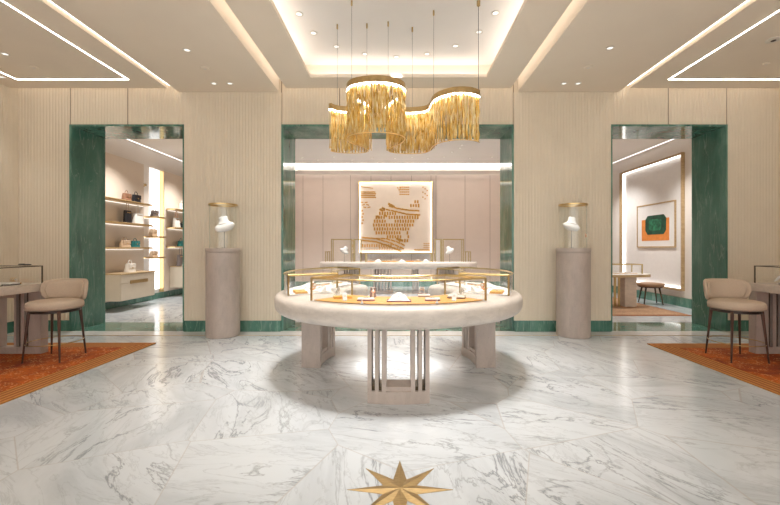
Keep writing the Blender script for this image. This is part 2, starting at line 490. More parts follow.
for (px, py), nm, e in [((187, 50), 'single downlight in the ceiling left of the tray', 14), ((610, 48), 'single downlight in the ceiling right of the tray', 14),
                        ((131, .5), 'downlight at the top left edge beside the light line', 30), ((5, 54), 'downlight inside the left light rectangle', 12), ((1.5, 77), 'downlight near the left wall below the light rectangle', 12)]:
    zc = CEIL - .02 - .005 if 150 < px < 640 else CEIL - .005
    downlight(atz(px, py, zc), nm, 'scattered ceiling downlights', e)
for px, nm in ((214, 'left one of the pair above the left pedestal'), (230, 'right one of the pair above the left pedestal'), (564, 'left one of the pair above the right pedestal'), (578, 'right one of the pair above the right pedestal')):
    p = atz(px, 83.5, CEIL - .025); s_ = -1 if px < 390 else 1
    downlight(p, 'small downlight, ' + nm, 'paired downlights above the pedestals', 60, 17, (s_ * 2.59, 5.75, 1.5))
# more of the same downlights, nearer the viewer
def disc(px, py, r, label, zc=CEIL, dark=False):
    p = atz(px, py, zc)
    t = thing('ceiling_disc', label, 'ceiling fitting', (p[0], p[1], zc), group='round ceiling fittings')
    bm = BM(); lathe(bm, [(r, -.001), (r, -.008), (r * .85, -.014), (r * .5, -.014)], 28); obj('cover', bm, M['ceiling'] if not dark else M['trimwhite'], t, True, auto=40)
    bm = BM(); lathe(bm, [(r * .35, -.0145), (r * .3, -.018)], 16); obj('sensor', bm, M['trimwhite'] if not dark else M['darkmetal'], t)
disc(205, 68, .06, 'flat beige smoke detector disc above the left pedestal', CEIL - .02)
disc(588, 67, .06, 'flat beige smoke detector disc above the right pedestal', CEIL - .02)
disc(34, 67, .05, 'small flat beige disc inside the left light rectangle')
disc(773.5, 39.5, .075, 'round white ceiling speaker inside the right light rectangle', dark=True)
disc(766, 63.5, .04, 'small beige disc below the ceiling speaker on the right')

# ------------------------------------------------------------------ ring display table
RO, RI, ZB, ZTOP = 1.32, .60, .645, .845
def ring_body(t0, t1, n=72):
    bm = BM(); rows = []
    rm, hr = (RO + RI) / 2, (RO - RI) / 2; zm, hz = .755, .09
    def prof(th, k):
        out = []
        for i in range(36):
            a = 2 * pi * i / 36; c, s = cos(a), sin(a)
            # flat middle, rounded outer and inner edges
            e = .12
            x = (hr - e) * (1 if c > 0 else -1) * min(1, abs(c) * 2.2) + e * (abs(c) ** .8) * (1 if c > 0 else -1)
            zz = (abs(s) ** .62) * (1 if s > 0 else -1)
            zz = zm + (zz * hz if s > 0 else zz * (zm - ZB))
            z_ = zm + (zz - zm) * k
            x_ = x - (x / hr) * .09 * (1 - k)
            out.append(pol(rm + x_, th, z_))
        return out
    cap = R(5)
    for i in range(7):
        a = pi / 2 * i / 6; rows.append(prof(t0 - cap * cos(a), max(.04, sin(a))))
    for i in range(1, n): rows.append(prof(t0 + (t1 - t0) * i / n, 1))
    for i in range(7):
        a = pi / 2 * (1 - i / 6); rows.append(prof(t1 + cap * cos(a), max(.04, sin(a))))
    loft(bm, rows); return bm
tb = thing('ring_display_table', 'large pale stone ring shaped jewellery table with slotted legs in the middle of the hall', 'display table', TC)
obj('ring_top', ring_body(R(-140), R(140)), M['stone_top'], tb, True)
HWL, LR0, LR1 = .260, .90, 1.105
def leg_part(bm, th, xa, xb, z0, z1, r0=LR0, r1=LR1, n=2):
    if th: r0, r1 = r0 - .045, r1 - .045
    Mx = Matrix.Rotation(th, 4, 'Z'); rows = []
    for i in range(n + 1):
        x = xa + (xb - xa) * i / n; yf, yb = -sqrt(r1 * r1 - x * x), -sqrt(r0 * r0 - x * x)
        rows.append([Mx @ Vector(q) for q in ((x, yb, z0), (x, yf, z0), (x, yf, z1), (x, yb, z1))])
    loft(bm, rows)
def leg_bm(th):
    bm = BM(); w = 2 * HWL
    for f0, f1 in ((0, .068), (.121, .182), (.232, .302)):
        for a, b in ((f0, f1), (1 - f1, 1 - f0)): leg_part(bm, th, -HWL + w * a, -HWL + w * b, .104, .68)
    leg_part(bm, th, -HWL, HWL, .001, .105, LR0 - .003, LR1 + .003, 12)
    leg_part(bm, th, -HWL + w * .302, HWL - w * .302, .105, .14, LR0 + .01, LR1 - .012, 6)
    return bm
for th in (0, R(-98), R(98)):
    lg = obj('leg', leg_bm(th), M['stone_leg'], tb)
    for a, b in ((.068, .121), (.182, .232)):
        for u, v in ((a, b), (1 - b, 1 - a)):
            bm = BM(); leg_part(bm, th, -HWL + 2 * HWL * u, -HWL + 2 * HWL * v, .106, .14, LR0 + .02, LR1 - .02)
            obj('slot_insert', bm, M['bronze'], lg)

def case(t0, t1, r0, r1, z0, z1, loc, label, group, posts=True, top_rail=(True, True), mat_floor=None, n=28, rw=.015):
    c = thing('glass_display_case', label, 'display case', loc, group=group)
    bm = BM(); e = .003
    sector(bm, r0, r1, t0, t1, z1 - .008, z1 - .002, n)
    sector(bm, r1 - .006, r1, t0, t1, z0 + .001, z1 - .009, n)
    sector(bm, r0, r0 + .006, t0, t1, z0 + .001, z1 - .009, n)
    for t in (t0, t1):
        d = .0035 if t == t0 else -.0035
        sector(bm, r0 + .012, r1 - .012, t, t + d, z0 + .001, z1 - .009, 1)
    obj('glass_panels', bm, M['glass'], c)
    fr = BM()
    def arc(r, z): tube(fr, [pol(r, t0 + (t1 - t0) * i / n, z) for i in range(n + 1)], rw * .5, 4)
    if top_rail[0]: arc(r1, z1)
    if top_rail[1]: arc(r0, z1)
    for t in (t0, t1):
        tube(fr, [pol(r0, t, z1), pol(r1, t, z1)], rw * .75, 4)
        for r in (r0, r1): tube(fr, [pol(r, t, z0), pol(r, t, z1)], rw * .62, 4)
    obj('frame', fr, M['case_gold'], c)
    if mat_floor:
        bm = BM(); sector(bm, r0 + .02, r1 - .02, t0 + .01, t1 - .01, z0 + .001, z0 + .006, n); obj('lining', bm, M[mat_floor], c)
    return c
G0, G1 = .73, 1.225
ZG = 1.04
case(R(-38), R(38), G0, G1, ZTOP, ZG, TC, 'low curved glass case with orange lining on the near side of the ring table', 'glass cases on the ring table', mat_floor='tan')
case(R(-138), R(-59), G0, G1, ZTOP, ZG, TC, 'low curved glass case on the left side of the ring table', 'glass cases on the ring table', mat_floor='white')
case(R(59), R(138), G0, G1, ZTOP, ZG, TC, 'low curved glass case on the right side of the ring table', 'glass cases on the ring table', mat_floor='white')

# ------------------------------------------------------------------ jewellery displays
def rbox(x, y, z, b=.004, seg=2):
    bm = BM(); box(bm, -x / 2, x / 2, -y / 2, y / 2, 0, z); bev(bm, b, seg); return bm
def tray(loc, rz, w, d, label, group, mat='white', base='maroon', cat='tray', ring=True, h=.022):
    t = thing('display_tray', label, cat, loc, rz, group)
    obj('base', rbox(w, d, h * .4, .002), M[base], t)
    o = obj('cushion', rbox(w * .96, d * .94, h * .62, .004), M[mat], t, loc=(0, 0, h * .4))
    if ring:
        bm = BM(); tube(bm, [(.018 * cos(a), .018 * sin(a), h + .003) for a in [i * pi / 8 for i in range(16)]], .0022, 5, closed=True); obj('bracelet', bm, M['silver'], t)
    return t
def pad(loc, rz, w, d, label, group, base='maroon'):
    """sloping neck shaped necklace pad with a fine necklace"""
    t = thing('necklace_display', label, 'necklace display', loc, rz, group)
    obj('base', rbox(w, d, .008, .002), M[base], t)
    bm = BM(); rows = []
    for k in range(9):
        v = k / 8; ww = w * .5 * (.96 - .50 * v ** 1.6); y = -d * .46 + d * .9 * v; zz = .010 + .052 * v ** .9
        rows.append([(-ww, y, .008), (-ww * .8, y, zz * .85 + .002), (-ww * .3, y, zz + .004), (0, y, zz + .006), (ww * .3, y, zz + .004), (ww * .8, y, zz * .85 + .002), (ww, y, .008)])
    loft(bm, rows); obj('pad', bm, M['white'], t, True, auto=50)
    bm = BM(); pts = []
    for i in range(15):
        a = -1 + 2 * i / 14; v = 1 - (1 - a * a) * .62; pts.append((a * w * .2, -d * .46 + d * .9 * v * .95, .020 + .052 * (v * .95) ** .9))
    tube(bm, pts, .0022, 5); obj('necklace', bm, M['silver'], t)
    return t
def card(loc, rz, label, group):
    t = thing('display_card', label, 'display stand', loc, rz, group)
    bm = BM(); Mx = Matrix.Rotation(R(-28), 4, 'X'); box(bm, -.018, .018, -.004, .004, 0.004, .075, M=Mx); obj('panel', bm, M['white'], t)
    bm = BM(); box(bm, -.012, .012, -.002, .034, 0, .004); obj('foot', bm, M['white'], t)
    bm = BM(); tube(bm, [Mx @ Vector((.007 * cos(a), -.006, .045 + .007 * sin(a))) for a in [i * pi / 6 for i in range(12)]], .0018, 4, closed=True); obj('ring', bm, M['silver'], t)
    return t
def bracelet_stand(loc, rz, label, group, met='rosegold', base='tray_gold', w=.11):
    t = thing('bracelet_stand', label, 'bracelet display', loc, rz, group)
    obj('base', rbox(w, .07, .012, .003), M[base], t)
    bm = BM(); tube(bm, [(-w * .25, 0, .012), (-w * .25, 0, .05)], .004, 6); tube(bm, [(w * .25, 0, .012), (w * .25, 0, .05)], .004, 6)
    tube(bm, [(-w * .3, 0, .052), (w * .3, 0, .052)], .013, 10); obj('bar', bm, M['offwhite'], t, True, auto=50)
    for k in (-1, 0, 1):
        bm = BM(); tube(bm, [(k * w * .16, .020 * cos(a), .050 + .020 * sin(a)) for a in [i * pi / 8 for i in range(16)]], .0035, 6, closed=True); obj('bracelet', bm, M[met], t, True)
    return t
def watch_stand(loc, rz, label, group):
    t = thing('watch_stand', label, 'watch display', loc, rz, group)
    bm = BM(); rows = []
    for k in range(8):
        v = k / 7; ww = .030 - .008 * v; yy = .020 - .008 * v; rows.append([(-ww, -yy, .09 * v), (ww, -yy, .09 * v), (ww, yy, .09 * v), (-ww, yy, .09 * v)])
    loft(bm, rows); bev(bm, .003, 1); obj('block', bm, M['leather_brown'], t)
    bm = BM(); box(bm, -.009, .009, -.027, -.020, .004, .088); bev(bm, .002, 1); obj('strap', bm, M['offwhite'], t)
    bm = BM(); lathe(bm, [(.016, 0), (.017, .004), (.014, .007)], 20)
    for v in bm.verts: v.co = Vector((v.co.x, -.027 - v.co.z, .055 + v.co.y))
    obj('watch_case', bm, M['rosegold'], t, True, auto=40)
    return t
def stand_ring(loc, label, group):
    t = thing('ring_holder', label, 'ring display', loc, 0, group)
    bm = BM(); lathe(bm, [(.013, 0), (.013, .006), (.006, .010), (.005, .028), (.002, .040)], 14); obj('cone', bm, M['white'], t, True)
    bm = BM(); tube(bm, [(.007 * cos(a), .007 * sin(a), .024) for a in [i * pi / 6 for i in range(12)]], .0016, 4, closed=True); obj('ring', bm, M['gold'], t)
    return t
ZF = ZTOP + .0065
def onring(px, py, z=ZF): return atz(px, py, z)
fg = 'jewellery displays in the near glass case'
pad(onring(399, 301), 0, .205, .13, 'large white necklace pad at the centre of the near glass case', fg)
tray(onring(366, 300.5), .05, .15, .065, 'white tray with maroon edge left of the large necklace pad', fg)
tray(onring(432.5, 300.5), -.05, .13, .06, 'front white tray with maroon edge right of the large necklace pad', fg)
tray(onring(424, 296.8), -.1, .11, .05, 'rear white tray just right of the large necklace pad', fg, base='leather_brown')
stand_ring(onring(362, 303.5), 'small white ring cone in front of the tray left of the necklace pad', fg)
stand_ring(onring(437, 303.2), 'small white ring cone in front of the tray right of the necklace pad', fg)
watch_stand(onring(373, 297), .1, 'brown watch block with ivory strap behind the left white tray', fg)
bracelet_stand(onring(422, 294.2, ZF), -.1, 'rose gold bracelets on a bar behind the right white trays', fg, base='leather_brown', w=.085)
tray(onring(342.5, 298.2), .35, .16, .07, 'mustard tray at the left end of the near glass case', fg, 'tray_gold', 'tan', ring=False)
tray(onring(456.5, 298.2), -.35, .16, .07, 'tan tray at the right end of the near glass case', fg, 'offwhite', 'leather_brown', ring=False)
card(onring(345, 300.9), .3, 'white tilted ring card in front of the mustard tray', fg)
card(onring(454, 300.9), -.3, 'white tilted ring card in front of the tan tray at right', fg)
bracelet_stand(onring(338, 295.2), .4, 'pale bracelet stand behind the mustard tray at left', fg, 'silver', 'offwhite', .07)
bracelet_stand(onring(462, 295.2), -.4, 'pale bracelet stand behind the tan tray at right', fg, 'silver', 'offwhite', .07)
lg_, rg_ = 'jewellery displays in the left glass case', 'jewellery displays in the right glass case'
for s_, gg, side in ((-1, lg_, 'left'), (1, rg_, 'right')):
    def rp(r, deg): p = pol(r, R(deg) * s_, ZF); return TC + p
    tray(rp(1.08, 66), s_ * R(66), .19, .12, 'mustard tray at the near end of the %s glass case' % side, gg, 'tray_gold', 'tan', ring=True)
    pad(rp(.88, 66), s_ * R(40), .15, .12, 'white necklace pad at the near inner corner of the %s glass case' % side, gg, 'offwhite')
    tray(rp(1.08, 80), s_ * R(80), .16, .12, 'white jewellery tray in the near half of the %s glass case' % side, gg, 'white', 'offwhite')
    bracelet_stand(rp(.92, 80), s_ * R(60), 'rose gold bracelets on a bar in the near half of the %s glass case' % side, gg, base='orange', w=.13)
    pad(rp(1.05, 97), s_ * R(70), .19, .15, 'white necklace pad in the middle of the %s glass case' % side, gg, 'offwhite')
    tray(rp(1.03, 113), s_ * R(113), .2, .14, 'ivory tray in the far half of the %s glass case' % side, gg, 'offwhite', 'tan')
    bracelet_stand(rp(1.0, 128), s_ * R(128), 'bracelet bar at the far end of the %s glass case' % side, gg, w=.13)

# ------------------------------------------------------------------ chandelier
ctl = [(330, 4.60), (334, 4.66), (343, 4.71), (356, 4.72), (366, 4.68), (369.5, 4.58), (365, 4.44), (356, 4.31), (350, 4.19), (348.5, 4.06), (353, 3.95), (364, 3.89), (376, 3.87), (388, 3.89), (398, 3.95), (403.5, 4.06), (402, 4.19), (397, 4.32), (390, 4.44), (387, 4.57), (391, 4.68), (402, 4.74), (415, 4.74), (426, 4.69), (431, 4.58), (433, 4.44), (437, 4.31), (445, 4.21), (455, 4.15), (464, 4.14), (473, 4.17), (478.5, 4.24)]
cp = [Vector(((px - CX) * y / F, y, 0)) for px, y in ctl]
def catmull(P, n):
    out = []
    for i in range(len(P) - 1):
        p0 = P[max(i - 1, 0)]; p1 = P[i]; p2 = P[i + 1]; p3 = P[min(i + 2, len(P) - 1)]
        for k in range(n):
            t = k / n
            out.append(.5 * ((2 * p1) + (p2 - p0) * t + (2 * p0 - 5 * p1 + 4 * p2 - p3) * t * t + (3 * p1 - p0 - 3 * p2 + p3) * t ** 3))
    out.append(P[-1].copy()); return out
cv = catmull(cp, 14)
L = [0]
for a, b in zip(cv, cv[1:]): L.append(L[-1] + (b - a).length)
def at_len(s):
    s = max(0, min(L[-1], s))
    for i in range(len(L) - 1):
        if L[i + 1] >= s:
            f = (s - L[i]) / max(1e-9, L[i + 1] - L[i]); p = cv[i].lerp(cv[i + 1], f); d = (cv[i + 1] - cv[i]).normalized(); return p, d
    return cv[-1], (cv[-1] - cv[-2]).normalized()
ch = thing('chandelier', 'winding gold chandelier of hanging strands above the ring table', 'chandelier', (0, RC, 0))
Z0, Z1, ZS = 2.46, 3.03, 2.965
def ribbon(w, z0, z1, off=0):
    bm = BM(); rows = []
    n = 150
    for i in range(n + 1):
        p, d = at_len(L[-1] * i / n); nn = Vector((-d.y, d.x, 0)); p = p - Vector((0, RC, 0))
        a = p + nn * (off + w / 2); b = p + nn * (off - w / 2)
        rows.append([(a.x, a.y, z0), (b.x, b.y, z0), (b.x, b.y, z1), (a.x, a.y, z1)])
    return loft(bm, rows)
obj('top_band', ribbon(.040, ZS, Z1), M['gold_dark'], ch)
obj('light_ring', ribbon(.042, ZS - .010, ZS - .001), M['led_chand'], ch)
def strand(bm, p, d, h0, h1, w, tw):
    nn = Vector((-d.y, d.x, 0)); rows = []
    k = 7
    for i in range(k):
        z = h1 + (h0 - h1) * i / (k - 1); a = tw + .9 * sin(i * 1.9 + tw * 3)
        ax = d * cos(a) + nn * sin(a); bx = Vector((-ax.y, ax.x, 0)); t = .0045; ww = w * (.75 + .25 * cos(i * 2.2 + tw * 5))
        rows.append([p + ax * ww + bx * t * .2 + Vector((0, 0, z)), p + bx * t + Vector((0, 0, z)), p - ax * ww - bx * t * .2 + Vector((0, 0, z)), p - bx * t + Vector((0, 0, z))])
    loft(bm, rows)
N = 100
extra = BM()
for i in range(N):
    p, d = at_len(L[-1] * (i + .5) / N); p = p - Vector((0, RC, 0)); nn = Vector((-d.y, d.x, 0))
    bm = BM(); strand(bm, p - nn * .014, d, Z0 + random.uniform(0, .012), ZS - .011, .0165, random.uniform(-.5, .5))
    obj('strand', bm, M['chain'], ch, False)
for i in range(3 * N):
    p, d = at_len(L[-1] * (i + .5) / (3 * N)); p = p - Vector((0, RC, 0)); nn = Vector((-d.y, d.x, 0))
    strand(extra, p + nn * random.uniform(-.02, .024), d, Z0 + random.uniform(0, .05), ZS - .011, .009, random.uniform(-.8, .8))
e_ = obj('strands', extra, M['chain'], ch); e_['kind'] = 'stuff'
obj('bottom_edge', ribbon(.008, Z0 - .004, Z0 + .004, -.014), M['gold'], ch)
for px, py in ((346, 2.5), (335, 28), (369.5, 25), (392, 21), (413.5, 35), (436, 11), (476, 10)):
    p = atz(px, py, ZT) - Vector((0, RC, 0))
    q = min(cv, key=lambda v: (v - Vector((p.x, p.y + RC, 0))).length) - Vector((0, RC, 0))
    bm = BM(); tube(bm, [(q.x, q.y, Z1), (q.x, q.y, ZT - .04)], .0016 if px < 470 else .003, 5); w_ = obj('wire', bm, M['darkmetal'], ch)
    bm = BM(); r_ = .010 if px < 470 else .02; lathe(bm, [(r_ * .5, -.06), (r_, -.05), (r_, 0)], 14, c=(q.x, q.y, ZT)); obj('ceiling_mount', bm, M['gold_dark'], w_, True, auto=40)

# ------------------------------------------------------------------ pedestals with glass cylinders
def pedestal(x, y, label):
    t = thing('display_pedestal', label, 'pedestal', (x, y, 0), group='oval stone pedestals by the fluted wall')
    bm = BM(); lathe(bm, [(.230, .001), (.236, .006), (.236, 1.235)], 48); obj('column', bm, M['stone_leg'], t, True, auto=40)
    bm = BM(); lathe(bm, [(.235, 1.237), (.241, 1.241), (.241, 1.292), (.238, 1.298)], 48); obj('cap', bm, M['stone_leg'], t, True, auto=40)
    return t
def cloche(x, y, label):
    t = thing('glass_cylinder', label, 'glass cover', (x, y, 1.299), group='glass cylinders on the pedestals')
    bm = BM(); n = 48
    lathe(bm, [(.196, 0), (.196, .63)], n, cap=False); lathe(bm, [(.192, .63), (.192, 0)], n, cap=False); obj('glass_wall', bm, M['glass_edge'], t, True)
    bm = BM(); lathe(bm, [(.191, .632), (.204, .630), (.204, .650), (.198, .654), (.182, .654), (.182, .648)], n, cap=False); obj('gold_rim', bm, M['gold'], t, True, auto=40)
    bm = BM(); lathe(bm, [(.181, .645), (.181, .650)], n); obj('glass_lid', bm, M['glass'], t)
    return t
def bust(loc, rz, label, group, s=1.0, rod=.20, mat='white', tilt=14, cat='necklace bust'):
    """hat-like neck and shoulder bust tilted on a thin rod"""
    t = thing('necklace_bust', label, cat, loc, rz, group)
    bm = BM(); rows = []; n = 24
    for zz, rx, ry, oy in ((-.055, .060, .035, -.012), (-.048, .098, .055, -.010), (-.025, .132, .062, -.004), (0, .140, .058, .002), (.020, .112, .050, .006), (.036, .078, .044, .008), (.055, .062, .042, .008), (.085, .055, .040, .008), (.100, .056, .041, .008), (.105, .048, .034, .008)):
        rows.append([(rx * cos(2 * pi * i / n) * s, (ry * sin(2 * pi * i / n) + oy) * s, zz * s * 1.3) for i in range(n)])
    loft(bm, rows)
    Mt = Matrix.Translation((0, 0, rod + .05 * s)) @ Matrix.Rotation(R(tilt), 4, 'Y') @ Matrix.Rotation(R(-12), 4, 'X')
    for v in bm.verts: v.co = Mt @ v.co
    obj('neck_form', bm, M[mat], t, True)
    bm = BM(); pts = [Mt @ Vector(((.070 + .022 * abs(sin(a))) * cos(a) * s, (.052 * sin(a)) * s, (.034 - .014 * max(0, -sin(a))) * s)) for a in [i * 2 * pi / 24 for i in range(24)]]
    tube(bm, pts, .0035 * s, 6, closed=True); obj('necklace', bm, M['silver'], t, True)
    bm = BM(); tube(bm, [(0, 0, .004), (0, 0, rod + .02)], .004 * max(s, .6), 6); obj('rod', bm, M['bronze'], t)
    bm = BM(); lathe(bm, [(.03 * s, 0), (.03 * s, .005)], 18); obj('foot', bm, M['bronze'], t)
    return t
PX = [(-2.61, 5.73), (2.60, 5.73)]
for (x, y), nm in zip(PX, ('left', 'right')):
    pedestal(x, y, 'round taupe limestone pedestal against the fluted wall, %s of the central doorway' % nm)
    cloche(x, y, 'clear glass cylinder with a gold rim on the %s pedestal' % nm)
bust((-2.59, 5.73, 1.30), 0, 'bright white necklace bust inside the glass cylinder on the left pedestal', 'white necklace busts under the glass cylinders', 1.1, .27, tilt=-14)
bust((2.575, 5.73, 1.30), R(8), 'bright white necklace bust inside the glass cylinder on the right pedestal', 'white necklace busts under the glass cylinders', .98, .28)
t = thing('earring_stand', 'small thin earring stand beside the bust on the right pedestal', 'earring display', (2.735, 5.68, 1.30))
bm = BM(); tube(bm, [(0, 0, 0), (0, 0, .22), (-.02, 0, .25)], .002, 5); tube(bm, [(-.02, 0, .25), (.03, 0, .25), (.03, 0, .21)], .002, 5); obj('rod', bm, M['silver'], t)
bm = BM(); lathe(bm, [(.002, .215), (.012, .195), (.014, .17), (.002, .15)], 12, c=(.03, 0, 0)); obj('earring', bm, M['rosegold'], t, True)
bm = BM(); lathe(bm, [(.02, 0), (.02, .004)], 14); obj('foot', bm, M['silver'], t)

# ------------------------------------------------------------------ star in the floor
def star():
    c = atz(400, 490, 0); bm = BM(); n = 8; ro, ri = .285, .098
    hub = bm.verts.new((0, 0, .012)); P = []
    for i in range(16):
        a = pi / 2 + i * pi / 8; r = ro if i % 2 == 0 else ri
        P.append((bm.verts.new((r * cos(a), r * sin(a), .0025)), bm.verts.new((r * cos(a), r * sin(a), 0.0005))))
    for i in range(16):
        j = (i + 1) % 16
        bm.faces.new((hub, P[i][0], P[j][0])); bm.faces.new((P[i][0], P[i][1], P[j][1], P[j][0]))
    bm.faces.new([p[1] for p in P][::-1])
    return tag(obj('floor_star', bm, M['star'], loc=(c[0], c[1], 0)), 'eight pointed brass star inlaid in the marble floor in the foreground', 'floor inlay')
s = NT('satin_brass'); nz = s.noise(s.mapping(s.obj(), (3, 30, 3)), 5, 3)
M['star'] = s.pset(s.ramp(nz.outputs[0], [(.3, (.40, .285, .13)), (.7, (.54, .39, .20))]), .38, .85)
star()

# ------------------------------------------------------------------ rugs
def rug(x0, x1, y0, y1, label, bw=.25, mat='rug', b1='rug_b1', b2='rug_b2', n=9, name='rug'):
    t = thing(name, label, 'rug', ((x0 + x1) / 2, (y0 + y1) / 2, 0))
    hx, hy = (x1 - x0) / 2, (y1 - y0) / 2; h = .012 if name == 'rug' else .008
    bm = BM(); box(bm, -hx + bw, hx - bw, -hy + bw, hy - bw, .001, h + .003); obj('pile', bm, M[mat], t)
    bm = BM()
    for k in range(n):
        a, b = bw * k / n, bw * (k + 1) / n; m = k % 2
        for q in ((-hx + a, hx - a, -hy + a, -hy + b), (-hx + a, hx - a, hy - b, hy - a), (-hx + a, -hx + b, -hy + b, hy - b), (hx - b, hx - a, -hy + b, hy - b)):
            box(bm, *q, .001, h, m)
    obj('striped_border', bm, [M[b1], M[b2]], t)
    return t
rug(-5.8, -3.30, 1.3, 5.24, 'rust orange rug with striped ochre border under the left table and stool')
rug(3.36, 5.8, 1.3, 5.20, 'rust orange rug with striped ochre border under the right table and stool')

# ------------------------------------------------------------------ bar stools
def superell(rx, ry, e, n=40):
    out = []
    for i in range(n):
        a = 2 * pi * i / n; c, s = cos(a), sin(a)
        out.append((rx * (abs(c) ** e) * (1 if c >= 0 else -1), ry * (abs(s) ** e) * (1 if s >= 0 else -1)))
    return out
def stool(loc, rz, label, back=True, legr=.225):
    """front faces local -y, backrest on +y side"""
    t = thing('counter_stool', label, 'stool', loc, rz, 'upholstered counter stools')
    bm = BM(); rows = []
    for z_, k in ((.575, .80), (.580, .92), (.60, .99), (.63, 1.0), (.655, .975), (.672, .90), (.680, .75), (.683, .4)):
        rows.append([(x * k, y * k, z_) for x, y in superell(.256, .256, .9)])
    loft(bm, rows); st = obj('seat', bm, M['fabric'], t, True)
    bm = BM(); tube(bm, [(x * .985, y * .985, .588) for x, y in superell(.256, .256, .9)], .005, 6, closed=True); obj('piping', bm, M['piping'], st, True)
    # curved backrest: swept arc, height fading at its ends
    def backbm(a0, a1, rr, th, zc, hh, n=30):
        bm = BM(); rows = []
        for i in range(n + 1):
            u = -1 + 2 * i / n; a = (a0 + a1) / 2 + (a1 - a0) / 2 * u
            k = max(.0, 1 - abs(u) ** 6) ** .5; k = max(k, .03)
            h_ = hh * k; tt = th * max(.25, k) * .5; prof = []
            for j in range(14):
                b = 2 * pi * j / 14; cc, ss = cos(b), sin(b)
                dr = tt * (abs(cc) ** .7) * (1 if cc > 0 else -1); dz = h_ * (abs(ss) ** .6) * (1 if ss > 0 else -1)
                lean = .10 * (dz + hh) 
                prof.append(((rr + dr + lean) * cos(a), (rr + dr + lean) * sin(a) * .97, zc + dz))
            rows.append(prof)
        return loft(bm, rows)
    ba = obj('backrest', backbm(R(22), R(158), .262, .055, .780, .130), M['fabric'], t, True)
    bb = obj('back_cushion', backbm(R(30), R(150), .236, .04, .780, .108), M['fabric'], ba, True)
    # frame + legs
    bm = BM(); rows = []
    for z_ in (.545, .573): rows.append([(x, y, z_) for x, y in superell(.225, .215, .85)])
    loft(bm, rows); obj('seat_frame', bm, M['darkmetal'], t)
    for a in (45, 135, 225, 315):
        c, s = cos(R(a)), sin(R(a)); bm = BM(); rows = []
        for z_, w in ((.001, .011), (.25, .015), (.45, .019), (.53, .022), (.572, .020)):
            r_ = legr + .055 - (legr + .055 - .225) * (z_ / .57); x, y = r_ * c, r_ * s
            rows.append([(x + w * cos(b), y + w * sin(b), z_) for b in [R(45 + 90 * q + a) for q in range(4)]])
        loft(bm, rows); bev(bm, .003, 1); lg = obj('leg', bm, M['walnut'], t, False)
        bm = BM(); r_ = legr + .055; lathe(bm, [(.010, .0), (.010, .004)], 8, c=(r_ * c, r_ * s, 0)); obj('glide', bm, M['black'], lg)
    rr = (legr + .055) - (legr + .055 - .225) * (.20 / .57)
    bm = BM(); tube(bm, [(rr * cos(a), rr * sin(a), .20) for a in [2 * pi * i / 40 for i in range(40)]], .005, 6, closed=True); obj('foot_ring', bm, M['gold_dark'], t, True)
    return t
stool((-4.01, 4.50, .0155), R(4), 'beige upholstered counter stool with walnut legs at the left table')
stool((3.935, 4.49, .0155), R(-4), 'beige upholstered counter stool with walnut legs at the right table')

# ------------------------------------------------------------------ side tables with glass cases
def side_table(sx, label):
    t = thing('display_counter', label, 'display table', (0, 0, 0.0155 * 0 + .016))
    xe = 4.32; X = lambda a, b: sorted((sx * a, sx * b)); yf, yn = 4.78, 2.4; W = .95; zt = .855
    bm = BM(); box(bm, *X(xe, xe + W), yn, yf, zt - .095, zt); bev(bm, .006, 2); obj('tabletop', bm, M['stone_pale'], t)
    for y0 in (4.67, 2.55):
        bm = BM(); y1 = y0 + .10
        box(bm, *X(xe + .02, xe + .17), y0, y1, .08, zt - .096)
        box(bm, *X(xe + .225, xe + .265), y0, y1, .08, zt - .096)
        box(bm, *X(xe + .32, xe + .345), y0, y1, .08, zt - .096)
        box(bm, *X(xe + .53, xe + W - .03), y0, y1, .08, zt - .096)
        box(bm, *X(xe + .345, xe + .53), y0 + .002, y1, .68, zt - .096)
        box(bm, *X(xe + .02, xe + W - .03), y0, y1, .001, .08)
        lg = obj('leg', bm, M['stone_leg'], t)
        bm = BM()
        for a, b in ((xe + .171, xe + .224), (xe + .266, xe + .319)): box(bm, *X(a + .012, b - .012), y0 + .03, y0 + .08, .081, zt - .097)
        obj('slot_insert', bm, M['bronze'], lg)
    z0 = zt + .0165; xc = xe + .04; z1 = 1.085; y1, y0 = 4.72, 2.6; x2 = xe + .62
    c = thing('glass_display_case', 'low rectangular glass case with a thin bronze frame on the %s table' % ('left' if sx < 0 else 'right'), 'display case', (0, 0, z0), group='rectangular glass cases on the side tables')
    hh = z1 - z0
    bm = BM(); e = .006
    box(bm, *X(xc + e, x2 - e), y0, y1, hh - .008, hh - .003)
    box(bm, *X(xc, xc + .005), y0, y1, .001, hh - .009); box(bm, *X(x2 - .005, x2), y0, y1, .001, hh - .009)
    box(bm, *X(xc + .006, x2 - .006), y1 - .005, y1, .001, hh - .009)
    obj('glass_panels', bm, M['glass'], c)
    bm = BM(); w = .010
    for x in (xc, x2 - w):
        box(bm, *X(x, x + w), y1 - w, y1 + .002, 0.001, hh); box(bm, *X(x, x + w), y0, y1 - w, hh - w, hh)
        box(bm, *X(x, x + w), y0, y0 + w, 0.001, hh - w)
    box(bm, *X(xc + w, x2 - w), y1 - w, y1 + .002, hh - w, hh)
    obj('frame', bm, M['bronze'], c)
    return zt + .018
zc = side_table(-1, 'pale stone jewellery table with slotted leg on the left rug')
side_table(1, 'pale stone jewellery table with slotted leg on the right rug')
g = 'jewellery displays in the left table case'
def at(x, y): return (x, y, zc)
tray(at(-4.58, 4.46), 0, .28, .14, 'white tray at the far end of the left table case', g, 'white', 'black', ring=False)
tray(at(-4.58, 4.24), 0, .30, .14, 'second white tray with dark edge in the left table case', g, 'white', 'black')
tray(at(-4.56, 4.02), 0, .30, .12, 'third white tray with dark edge in the left table case', g, 'white', 'black')
